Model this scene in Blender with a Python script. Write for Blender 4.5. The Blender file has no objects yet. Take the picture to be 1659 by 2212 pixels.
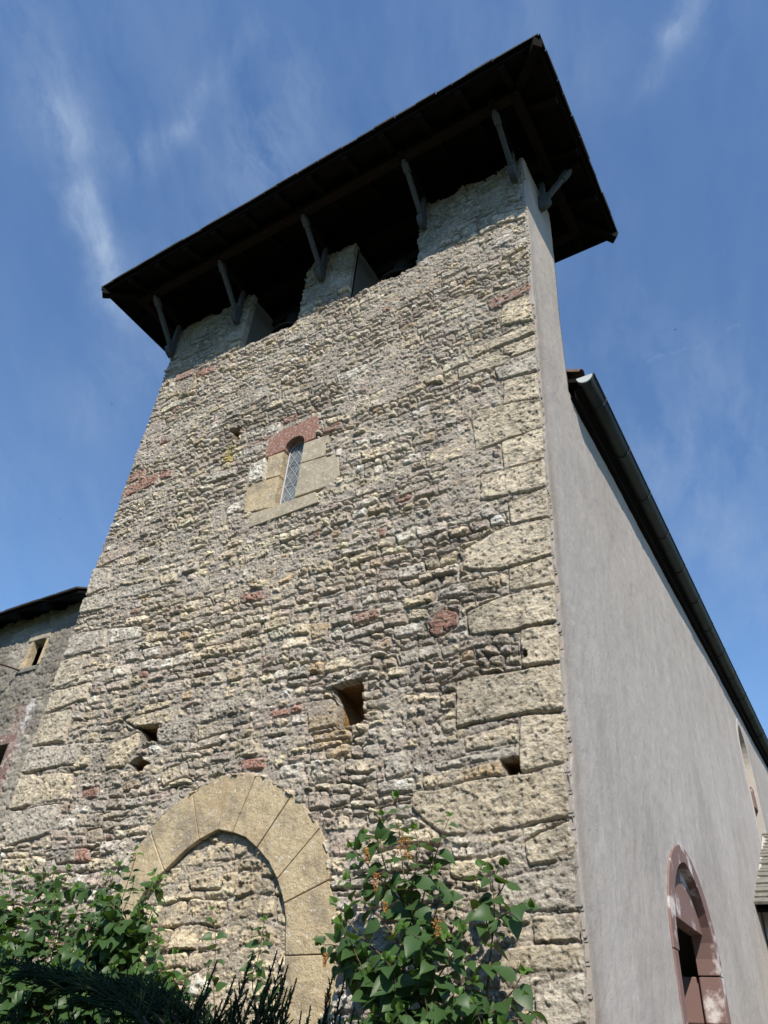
import bpy, math, random
import numpy as np
from mathutils import Vector, Matrix
random.seed(7)
SC = bpy.context.scene
COL = SC.collection
# ------------------------------------------------------------------ camera
cam = bpy.data.objects.new('camera', bpy.data.cameras.new('camera'))
COL.objects.link(cam); SC.camera = cam
Rr = Vector((0.85399363, 0.51558679, 0.06975053)); Ru = Vector((0.26421488, -0.54525685, 0.79554099)); Rf = Vector((-0.44820238, 0.66095781, 0.60187158))
m = Matrix((Rr, Ru, -Rf)).transposed().to_4x4()
m.translation = Vector((1.625, -4.832, 1.6))
cam.matrix_world = m
cam.data.sensor_fit = 'HORIZONTAL'; cam.data.sensor_width = 36; cam.data.lens = 36 * 1620 / 1659
cam.data.clip_start = 0.05; cam.data.clip_end = 1000
# ------------------------------------------------------------------ light
SUN = Vector((0.546, -0.82, 1.0)).normalized()
sl = bpy.data.lights.new('sun', 'SUN'); sl.energy = 5.0; sl.angle = math.radians(0.53); sl.color = (1.0, 0.915, 0.79)
so = bpy.data.objects.new('sun', sl); COL.objects.link(so)
so.rotation_euler = SUN.to_track_quat('Z', 'Y').to_euler()
SC.view_settings.view_transform = 'Standard'; SC.view_settings.look = 'None'
SC.view_settings.exposure = 0.3; SC.view_settings.gamma = 1.0
SC.view_settings.use_curve_mapping = False
W = bpy.data.worlds.new('World'); SC.world = W; W.use_nodes = True
SC.cycles.max_bounces = 6; SC.cycles.diffuse_bounces = 3; SC.cycles.transparent_max_bounces = 8
def world():
    nt = W.node_tree; N = nt.nodes; L = nt.links
    bg = N['Background']; bg.inputs[1].default_value = 0.14
    sky = N.new('ShaderNodeTexSky'); sky.sky_type = 'NISHITA'; sky.sun_disc = False
    sky.sun_elevation = math.asin(SUN.z); sky.sun_rotation = math.atan2(SUN.x, SUN.y)
    sky.air_density = 1.35; sky.dust_density = 0.0; sky.ozone_density = 8.0; sky.altitude = 300
    tc = N.new('ShaderNodeTexCoord')
    def math_(op, a, b=None, c=None):
        n = N.new('ShaderNodeMath'); n.operation = op
        for i, v in enumerate((a, b, c)):
            if v is None: continue
            if isinstance(v, (int, float)): n.inputs[i].default_value = v
            else: L.new(v, n.inputs[i])
        return n.outputs[0]
    # thin cirrus: wisps along great-circle arcs of the sky, broken by noise
    nz = N.new('ShaderNodeTexNoise'); nz.inputs['Scale'].default_value = 5; nz.inputs['Detail'].default_value = 6; nz.inputs['Roughness'].default_value = 0.6
    mp = N.new('ShaderNodeMapping'); mp.inputs['Scale'].default_value = (1.0, 1.0, 0.6); mp.inputs['Rotation'].default_value = (0.3, 0.2, 0.5)
    L.new(tc.outputs['Generated'], mp.inputs[0]); L.new(mp.outputs[0], nz.inputs['Vector'])
    wsub = N.new('ShaderNodeVectorMath'); wsub.operation = 'SUBTRACT'; L.new(nz.outputs['Color'], wsub.inputs[0]); wsub.inputs[1].default_value = (.5, .5, .5)
    wsc = N.new('ShaderNodeVectorMath'); wsc.operation = 'SCALE'; L.new(wsub.outputs[0], wsc.inputs[0]); wsc.inputs['Scale'].default_value = 0.10
    wv = N.new('ShaderNodeVectorMath'); wv.operation = 'ADD'; L.new(tc.outputs['Generated'], wv.inputs[0]); L.new(wsc.outputs[0], wv.inputs[1])
    total = None
    for d0, d1, wd, amp in WISPS:
        a = Vector(d0).normalized(); b = Vector(d1).normalized(); t = (b - a); ln = t.length; t.normalize()
        sb = N.new('ShaderNodeVectorMath'); sb.operation = 'SUBTRACT'; L.new(wv.outputs[0], sb.inputs[0]); sb.inputs[1].default_value = a
        dt = N.new('ShaderNodeVectorMath'); dt.operation = 'DOT_PRODUCT'; L.new(sb.outputs[0], dt.inputs[0]); dt.inputs[1].default_value = t
        u = math_('MINIMUM', math_('MAXIMUM', dt.outputs['Value'], 0.0), ln)
        sc = N.new('ShaderNodeVectorMath'); sc.operation = 'SCALE'; sc.inputs[0].default_value = t; L.new(u, sc.inputs['Scale'])
        s2 = N.new('ShaderNodeVectorMath'); s2.operation = 'SUBTRACT'; L.new(sb.outputs[0], s2.inputs[0]); L.new(sc.outputs[0], s2.inputs[1])
        le = N.new('ShaderNodeVectorMath'); le.operation = 'LENGTH'; L.new(s2.outputs[0], le.inputs[0])
        q = math_('MULTIPLY', le.outputs['Value'], 1 / wd); q = math_('MULTIPLY', q, q)
        e = math_('MULTIPLY', math_('EXPONENT', math_('MULTIPLY', q, -1.0)), amp)
        total = e if total is None else math_('ADD', total, e)
    n2 = N.new('ShaderNodeTexNoise'); n2.inputs['Scale'].default_value = 19; n2.inputs['Detail'].default_value = 7; n2.inputs['Roughness'].default_value = 0.62
    FD = Vector((-.29, .88, -.37)).normalized()
    fd = N.new('ShaderNodeVectorMath'); fd.operation = 'DOT_PRODUCT'; L.new(wv.outputs[0], fd.inputs[0]); fd.inputs[1].default_value = FD
    fs = N.new('ShaderNodeVectorMath'); fs.operation = 'SCALE'; fs.inputs[0].default_value = FD; L.new(math_('MULTIPLY', fd.outputs['Value'], -.72), fs.inputs['Scale'])
    fv = N.new('ShaderNodeVectorMath'); fv.operation = 'ADD'; L.new(wv.outputs[0], fv.inputs[0]); L.new(fs.outputs[0], fv.inputs[1])
    L.new(fv.outputs[0], n2.inputs['Vector'])
    n3 = N.new('ShaderNodeTexNoise'); n3.inputs['Scale'].default_value = 2.2; n3.inputs['Detail'].default_value = 4
    L.new(tc.outputs['Generated'], n3.inputs['Vector'])
    r = math_('MULTIPLY', math_('MAXIMUM', math_('SUBTRACT', n2.outputs['Fac'], 0.34), 0.0), 2.6)
    veil = math_('MULTIPLY', math_('MAXIMUM', math_('SUBTRACT', n3.outputs['Fac'], 0.38), 0.0), 0.62)
    f = math_('ADD', math_('MULTIPLY', total, r), math_('MULTIPLY', veil, r)); f = math_('MINIMUM', f, 0.75)
    mx = N.new('ShaderNodeMix'); mx.data_type = 'RGBA'; L.new(f, mx.inputs[0]); L.new(sky.outputs[0], mx.inputs[6]); mx.inputs[7].default_value = (2.6, 3.3, 4.4, 1)
    L.new(mx.outputs[2], bg.inputs[0])
WISPS = [((-0.5138,0.0655,0.8554),(-0.5312,0.2401,0.8125),0.1,0.05),((-0.4163,0.1688,0.8934),(-0.3781,0.3045,0.8743),0.09,0.07),((-0.526,0.0365,0.8497),(-0.5609,0.1123,0.8202),0.03,0.2),((-0.5609,0.1123,0.8202),(-0.5863,0.1929,0.7868),0.026,0.34),((-0.5863,0.1929,0.7868),(-0.5957,0.2408,0.7663),0.02,0.55),((-0.5957,0.2408,0.7663),(-0.6074,0.287,0.7407),0.022,0.5),((-0.6069,0.2818,0.7432),(-0.6099,0.3753,0.698),0.03,0.28),((-0.3399,0.1725,0.9245),(-0.4035,0.193,0.8944),0.016,0.26),((-0.4035,0.193,0.8944),(-0.4631,0.2067,0.8619),0.013,0.3),((-0.4631,0.2067,0.8619),(-0.5209,0.1937,0.8314),0.015,0.28),((-0.5209,0.1937,0.8314),(-0.568,0.1273,0.8131),0.03,0.16),((-0.3995,0.2685,0.8765),(-0.4301,0.2954,0.8531),0.034,0.26),((-0.3361,0.239,0.911),(-0.3792,0.2666,0.886),0.04,0.16),((0.0691,0.3851,0.9203),(0.0396,0.405,0.9135),0.018,0.34),((0.0396,0.405,0.9135),(0.0087,0.4389,0.8985),0.016,0.26),((-0.1584,0.6783,0.7175),(0.0703,0.664,0.7444),0.0022,0.16),((-0.0749,0.3304,0.9409),(-0.0504,0.3883,0.9202),0.04,0.1),((-0.0968,0.7669,0.6344),(-0.0564,0.8738,0.4831),0.05,0.22),((-0.0332,0.6832,0.7294),(0.0085,0.7837,0.6211),0.04,0.14),((-0.4813,0.324,0.8145),(-0.5184,0.3513,0.7796),0.04,0.12),((-0.5662,0.2894,0.7718),(-0.6768,0.377,0.6323),0.04,0.1)]
world()
# ------------------------------------------------------------------ helpers
def tag(o, label=None, cat=None, group=None, kind=None):
    if label: o['label'] = label
    if cat: o['category'] = cat
    if group: o['group'] = group
    if kind: o['kind'] = kind
    return o
def empty(name, loc=(0, 0, 0)):
    o = bpy.data.objects.new(name, None); COL.objects.link(o); o.location = loc; o.empty_display_size = .2
    return o
def mesh(name, V, F, mat, parent=None, smooth=False):
    me = bpy.data.meshes.new(name); me.from_pydata([tuple(v) for v in V], [], F); me.update()
    o = bpy.data.objects.new(name, me); COL.objects.link(o)
    if mat: me.materials.append(mat)
    if smooth: me.polygons.foreach_set('use_smooth', [True] * len(me.polygons))
    if parent:
        o.parent = parent
        o.matrix_parent_inverse = Matrix.Translation(-world_loc(parent))
    return o
def world_loc(o):
    v = Vector((0, 0, 0))
    while o:
        if o.type == 'EMPTY': v = v + o.location
        o = o.parent
    return v
class MB:
    def __init__(s): s.V = []; s.F = []
    def add(s, V, F):
        n = len(s.V); s.V += [tuple(v) for v in V]; s.F += [tuple(i + n for i in f) for f in F]
    def box(s, a, b, jit=0.0):
        (x0, y0, z0), (x1, y1, z1) = a, b
        V = [(x0, y0, z0), (x1, y0, z0), (x1, y1, z0), (x0, y1, z0), (x0, y0, z1), (x1, y0, z1), (x1, y1, z1), (x0, y1, z1)]
        if jit: V = [tuple(c + random.uniform(-jit, jit) for c in v) for v in V]
        s.add(V, [(0, 3, 2, 1), (4, 5, 6, 7), (0, 1, 5, 4), (1, 2, 6, 5), (2, 3, 7, 6), (3, 0, 4, 7)])
    def beam(s, p, q, w, h, up=(0, 0, 1), bev=0.0):
        p = Vector(p); q = Vector(q); d = (q - p).normalized(); r = d.cross(Vector(up)).normalized(); u = r.cross(d)
        V = []
        prof = [(-w/2, -h/2), (w/2, -h/2), (w/2, h/2), (-w/2, h/2)]
        if bev: prof = [(-w/2+bev, -h/2), (w/2-bev, -h/2), (w/2, -h/2+bev), (w/2, h/2-bev), (w/2-bev, h/2), (-w/2+bev, h/2), (-w/2, h/2-bev), (-w/2, -h/2+bev)]
        n = len(prof)
        for c in (p, q):
            for a, b in prof: V.append(c + r * a + u * b)
        s.add(V, [tuple(range(n))[::-1], tuple(range(n, 2 * n))] + [(i, (i + 1) % n, n + (i + 1) % n, n + i) for i in range(n)])
    def tube(s, pts, rad, n=6):
        pts = [Vector(p) for p in pts]; rings = []
        for i, p in enumerate(pts):
            d = (pts[min(i + 1, len(pts) - 1)] - pts[max(i - 1, 0)])
            if d.length < 1e-9: d = Vector((0, 0, 1))
            d.normalize(); r = d.cross(Vector((0.13, 0.27, 0.95)));
            if r.length < 1e-3: r = d.cross(Vector((1, 0, 0)))
            r.normalize(); u = r.cross(d); rr = rad[i] if isinstance(rad, (list, tuple)) else rad
            rings.append([p + r * (rr * math.cos(2 * math.pi * k / n)) + u * (rr * math.sin(2 * math.pi * k / n)) for k in range(n)])
        V = [v for R in rings for v in R]; F = []
        for i in range(len(pts) - 1):
            for k in range(n): F.append((i * n + k, i * n + (k + 1) % n, (i + 1) * n + (k + 1) % n, (i + 1) * n + k))
        F.append(tuple(range(n))[::-1]); F.append(tuple(range((len(pts) - 1) * n, len(pts) * n)))
        s.add(V, F)
    def prism(s, poly, fn, d0, d1):
        """poly in 2D mapped by fn(u, v, depth)"""
        n = len(poly)
        V = [fn(u, v, d0) for u, v in poly] + [fn(u, v, d1) for u, v in poly]
        s.add(V, [tuple(range(n)), tuple(range(2 * n - 1, n - 1, -1))] + [(i, n + i, n + (i + 1) % n, (i + 1) % n) for i in range(n)])
    def build(s, name, mat, parent=None, smooth=False, bevel=0.0):
        o = mesh(name, s.V, s.F, mat, parent, smooth)
        if bevel:
            md = o.modifiers.new('bevel', 'BEVEL'); md.width = bevel; md.segments = 2; md.limit_method = 'ANGLE'; md.angle_limit = math.radians(35)
        return o
FR = lambda u, v, d: (u, d, v)          # front wall plane: depth along +y
SD = lambda u, v, d: (-d, u, v)         # side wall plane: u = y, depth into the wall along -x
# ------------------------------------------------------------------ materials
def mat(name, col, rough=0.85, cols=(), bump=(), vcol=False, spec=0.3, metal=0.0, coord='Object', scale=(1, 1, 1), transl=0.0):
    """cols: (scale, detail, lo, hi, colour, amount[, stretch]) noise-masked colour patches; bump: (scale, detail, strength, distance)"""
    M = bpy.data.materials.new(name); M.use_nodes = True; nt = M.node_tree; N = nt.nodes; L = nt.links
    P = N['Principled BSDF']; P.inputs['Roughness'].default_value = rough; P.inputs['Metallic'].default_value = metal
    P.inputs['Specular IOR Level'].default_value = spec
    tc = N.new('ShaderNodeTexCoord')
    def noise(sc, det, st=(1, 1, 1), ro=0.6):
        mp = N.new('ShaderNodeMapping'); mp.inputs['Scale'].default_value = st; L.new(tc.outputs[coord], mp.inputs[0])
        mp.inputs['Location'].default_value = (random.uniform(0, 9), random.uniform(0, 9), random.uniform(0, 9))
        n = N.new('ShaderNodeTexNoise'); n.inputs['Scale'].default_value = sc; n.inputs['Detail'].default_value = det; n.inputs['Roughness'].default_value = ro
        L.new(mp.outputs[0], n.inputs['Vector']); return n.outputs['Fac']
    if vcol:
        a = N.new('ShaderNodeVertexColor'); a.layer_name = 'Col'; cur = a.outputs['Color']
    else:
        c = N.new('ShaderNodeRGB'); c.outputs[0].default_value = (*col, 1); cur = c.outputs[0]
    for t in cols:
        sc, det, lo, hi, cc, am = t[:6]; st = t[6] if len(t) > 6 else (1, 1, 1)
        f = noise(sc, det, st)
        mr = N.new('ShaderNodeMapRange'); mr.inputs[1].default_value = lo; mr.inputs[2].default_value = hi; mr.inputs[3].default_value = 0; mr.inputs[4].default_value = am
        L.new(f, mr.inputs[0])
        mx = N.new('ShaderNodeMix'); mx.data_type = 'RGBA'; L.new(mr.outputs[0], mx.inputs[0]); L.new(cur, mx.inputs[6]); mx.inputs[7].default_value = (*cc, 1)
        cur = mx.outputs[2]
    L.new(cur, P.inputs['Base Color'])
    nrm = None
    for b in bump:
        sc, det, stg, dist = b[:4]; st = b[4] if len(b) > 4 else (1, 1, 1)
        bp = N.new('ShaderNodeBump'); bp.inputs['Strength'].default_value = stg; bp.inputs['Distance'].default_value = dist
        L.new(noise(sc, det, st, 0.65), bp.inputs['Height'])
        if nrm: L.new(nrm, bp.inputs['Normal'])
        nrm = bp.outputs[0]
    if nrm: L.new(nrm, P.inputs['Normal'])
    if transl:
        out = N['Material Output']; T = N.new('ShaderNodeBsdfTranslucent'); T.inputs['Color'].default_value = (col[0]*3.0, col[1] * 2.6, col[2]*.8, 1)
        ms = N.new('ShaderNodeMixShader'); ms.inputs[0].default_value = transl
        L.new(P.outputs[0], ms.inputs[1]); L.new(T.outputs[0], ms.inputs[2]); L.new(ms.outputs[0], out.inputs['Surface'])
    return M
MA = {}
MA['facade'] = mat('rubble_stone', (.4, .35, .28), .93, vcol=True,
    cols=[(1.3, 6, .50, .68, (.30, .27, .23), .3), (42, 6, .56, .67, (.16, .135, .11), .6), (26, 7, .555, .66, (.68, .64, .57), .62), (95, 3, .53, .68, (.70, .66, .59), .5), (80, 3, .57, .70, (.14, .12, .10), .5), (5, 5, .60, .72, (.42, .33, .20), .35)],
    bump=[(22, 9, .9, .022, (1, 1, 1.7)), (60, 8, 1.0, .014), (160, 4, .8, .005)])
MA['ashlar'] = mat('tan_sandstone', (.52, .425, .27), .9,
    cols=[(1.7, 5, .42, .7, (.40, .29, .17), .7), (3.5, 7, .50, .64, (.25, .215, .165), .75), (12, 6, .50, .66, (.34, .27, .17), .7), (60, 5, .56, .68, (.20, .17, .12), .55), (34, 3, .63, .67, (.66, .62, .52), .9), (9, 6, .58, .72, (.56, .50, .39), .7), (70, 4, .55, .8, (.30, .22, .13), .45)],
    bump=[(7, 6, .7, .03), (24, 8, .9, .014), (60, 6, .8, .006), (130, 4, .7, .003)])
MA['ashlar_grey'] = mat('lichened_limestone', (.40, .345, .25), .92,
    cols=[(6, 6, .45, .65, (.27, .235, .18), .8), (30, 5, .55, .66, (.60, .57, .50), .75), (60, 5, .52, .68, (.17, .145, .11), .65), (14, 5, .55, .7, (.48, .43, .34), .6)],
    bump=[(25, 6, .7, .01), (120, 3, .5, .003)])
MA['red'] = mat('red_sandstone', (.25, .125, .092), .9,
    cols=[(34, 5, .50, .62, (.44, .38, .33), .75), (60, 4, .54, .7, (.11, .06, .05), .6), (6, 4, .5, .8, (.2, .08, .055), .6)], bump=[(40, 5, .5, .006)])
MA['pinkred'] = mat('pink_sandstone', (.20, .128, .115), .88,
    cols=[(3, 5, .5, .8, (.17, .10, .088), .6), (3.1, 6, .56, .64, (.64, .60, .58), .85), (60, 3, .6, .8, (.36, .24, .22), .5)], bump=[(50, 5, .4, .004)])
MA['jambcream'] = mat('pale_pink_stone', (.46, .36, .29), .88,
    cols=[(3, 4, .5, .7, (.40, .25, .2), .7), (40, 3, .6, .8, (.55, .48, .42), .5)], bump=[(50, 5, .4, .004)])
MA['plaster'] = mat('grey_plaster', (.36, .33, .31), .95, vcol=True,
    cols=[(2.2, 7, .48, .72, (.31, .285, .26), .45, (1, 1, .3)), (1.1, 6, .50, .7, (.49, .46, .435), .55, (1, 1, .3)), (9, 7, .52, .70, (.28, .255, .23), .35, (1, 1, .25)), (5, 7, .56, .70, (.50, .47, .44), .5, (1, 1, .4)), (26, 5, .58, .72, (.24, .22, .20), .4, (1, 1, .5)), (150, 2, .5, .8, (.47, .45, .43), .4)],
    bump=[(2.5, 4, .5, .04, (1, 1, .5)), (9, 6, .55, .016, (1, .8, .7)), (40, 6, .6, .006), (140, 4, .6, .003)])
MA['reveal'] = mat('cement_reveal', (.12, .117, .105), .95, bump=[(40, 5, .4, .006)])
MA['core'] = mat('wall_core', (.30, .27, .23), .95, bump=[(20, 5, .5, .02)])
MA['pit'] = mat('ochre_hole_stone', (.36, .22, .09), .95, cols=[(12, 4, .45, .7, (.2, .12, .06), .8)], bump=[(14, 6, .9, .04)])
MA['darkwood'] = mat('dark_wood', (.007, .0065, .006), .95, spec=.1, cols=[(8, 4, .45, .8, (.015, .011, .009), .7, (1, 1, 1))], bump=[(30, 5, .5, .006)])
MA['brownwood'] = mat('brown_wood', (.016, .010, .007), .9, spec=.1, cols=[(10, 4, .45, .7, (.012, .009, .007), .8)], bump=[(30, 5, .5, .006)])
MA['greywood'] = mat('weathered_wood', (.075, .083, .092), .8, cols=[(14, 5, .5, .7, (.05, .055, .06), .7, (1, 1, .2)), (50, 3, .6, .75, (.2, .21, .21), .6, (1, 1, .2))], bump=[(40, 5, .5, .004, (1, 1, .15))])
MA['slate'] = mat('stone_slate', (.085, .082, .078), .8, cols=[(6, 5, .5, .7, (.13, .12, .10), .7), (20, 4, .6, .72, (.2, .19, .15), .5)], bump=[(25, 5, .6, .008)])
MA['lauze'] = mat('weathered_slate', (.20, .19, .165), .85, cols=[(10, 5, .45, .7, (.12, .12, .09), .8), (30, 4, .58, .7, (.36, .34, .29), .6)], bump=[(25, 5, .6, .01)])
MA['tile'] = mat('clay_tile', (.13, .085, .06), .9, cols=[(12, 5, .5, .7, (.06, .055, .045), .8), (25, 4, .62, .7, (.3, .22, .1), .5)], bump=[(30, 5, .5, .006)])
MA['zinc'] = mat('dark_zinc', (.024, .032, .032), .55, metal=.2, spec=.4, cols=[(5, 5, .5, .75, (.045, .058, .056), .7), (18, 4, .6, .72, (.05, .03, .02), .5)], bump=[(8, 4, .15, .01)])
MA['zincin'] = mat('pale_zinc', (.42, .47, .47), .6, cols=[(14, 4, .5, .7, (.45, .5, .5), .6)])
MA['glass'] = mat('leaded_glass', (.11, .13, .13), .22, spec=.6, cols=[(9, 3, .4, .65, (.24, .28, .28), .8)], bump=[(6, 3, .12, .02)])
MA['darkglass'] = mat('dark_glass', (.06, .06, .065), .35, spec=.4, cols=[(9, 3, .4, .65, (.09, .09, .095), .8)])
MA['lead'] = mat('lead_came', (.42, .42, .46), .6, spec=.4)
MA['door'] = mat('door_wood', (.10, .036, .022), .6, cols=[(8, 5, .45, .7, (.05, .02, .012), .8, (6, 6, .3)), (20, 3, .6, .7, (.16, .07, .04), .6, (4, 4, .2))], bump=[(14, 4, .4, .006, (6, 6, .2))])
MA['void'] = mat('dark_void', (.012, .011, .010), 1.0, bump=[(10, 2, .1, .01)])
MA['bronze'] = mat('old_bronze', (.04, .042, .035), .5, metal=.6, bump=[(12, 3, .1, .01)])
MA['iron'] = mat('rusty_iron', (.05, .028, .02), .8, bump=[(60, 3, .4, .002)])
MA['render_old'] = mat('old_grey_render', (.255, .235, .20), .95,
    cols=[(3, 6, .5, .72, (.16, .15, .13), .8), (9, 5, .55, .72, (.38, .34, .27), .7), (45, 4, .58, .7, (.42, .39, .33), .7), (28, 4, .6, .7, (.12, .11, .10), .7)],
    bump=[(18, 7, 1.0, .035), (70, 4, .8, .01)])
MA['leaf'] = mat('lilac_leaf', (.040, .086, .027), .45, spec=.32, transl=.2, cols=[(3, 3, .4, .7, (.05, .10, .028), .8), (40, 3, .5, .8, (.03, .065, .022), .5)], bump=[(60, 3, .25, .003)])
MA['leafnew'] = mat('lilac_young_leaf', (.08, .16, .03), .5, spec=.4, transl=.3, bump=[(60, 3, .2, .003)])
MA['stem'] = mat('lilac_bark', (.12, .085, .05), .85, cols=[(20, 4, .5, .7, (.06, .045, .03), .7)], bump=[(60, 4, .5, .003)])
MA['flower'] = mat('withered_flower', (.42, .20, .055), .9, cols=[(60, 3, .45, .65, (.13, .055, .02), .8)])
MA['conifer'] = mat('conifer_needles', (.014, .032, .012), .8, spec=.12, cols=[(20, 3, .45, .65, (.022, .036, .012), .6)])
MA['bark'] = mat('bark', (.08, .06, .045), .95, bump=[(20, 6, .9, .02)])
MA['treeleaf'] = mat('tree_leaf', (.04, .085, .025), .6, transl=.2)
MA['grass'] = mat('grass', (.035, .055, .02), .95, cols=[(2, 5, .45, .65, (.06, .065, .03), .7), (30, 4, .5, .7, (.03, .055, .015), .7)], bump=[(60, 4, .8, .04)])
MA['path'] = mat('gravel', (.20, .18, .15), .95, cols=[(60, 3, .5, .7, (.22, .2, .18), .7)], bump=[(80, 4, .8, .02)])
MA['plaster2'] = mat('pale_render', (.44, .41, .365), .95, cols=[(3, 5, .5, .75, (.34, .31, .28), .6)], bump=[(9, 5, .35, .012)])
MA['plaster3'] = mat('lime_mortar', (.40, .38, .34), .95, cols=[(14, 5, .5, .7, (.4, .37, .33), .7)], bump=[(25, 5, .7, .01)])
MA['housewall'] = mat('old_grey_render', (.25, .23, .2), .95, vcol=True, cols=[(50, 4, .58, .7, (.46, .43, .36), .6), (30, 5, .6, .72, (.11, .10, .09), .6)], bump=[(40, 6, .9, .014), (120, 4, .6, .004)])
MA['bird'] = mat('bird_feathers', (.02, .018, .017), .8, bump=[(50, 2, .2, .002)])
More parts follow.
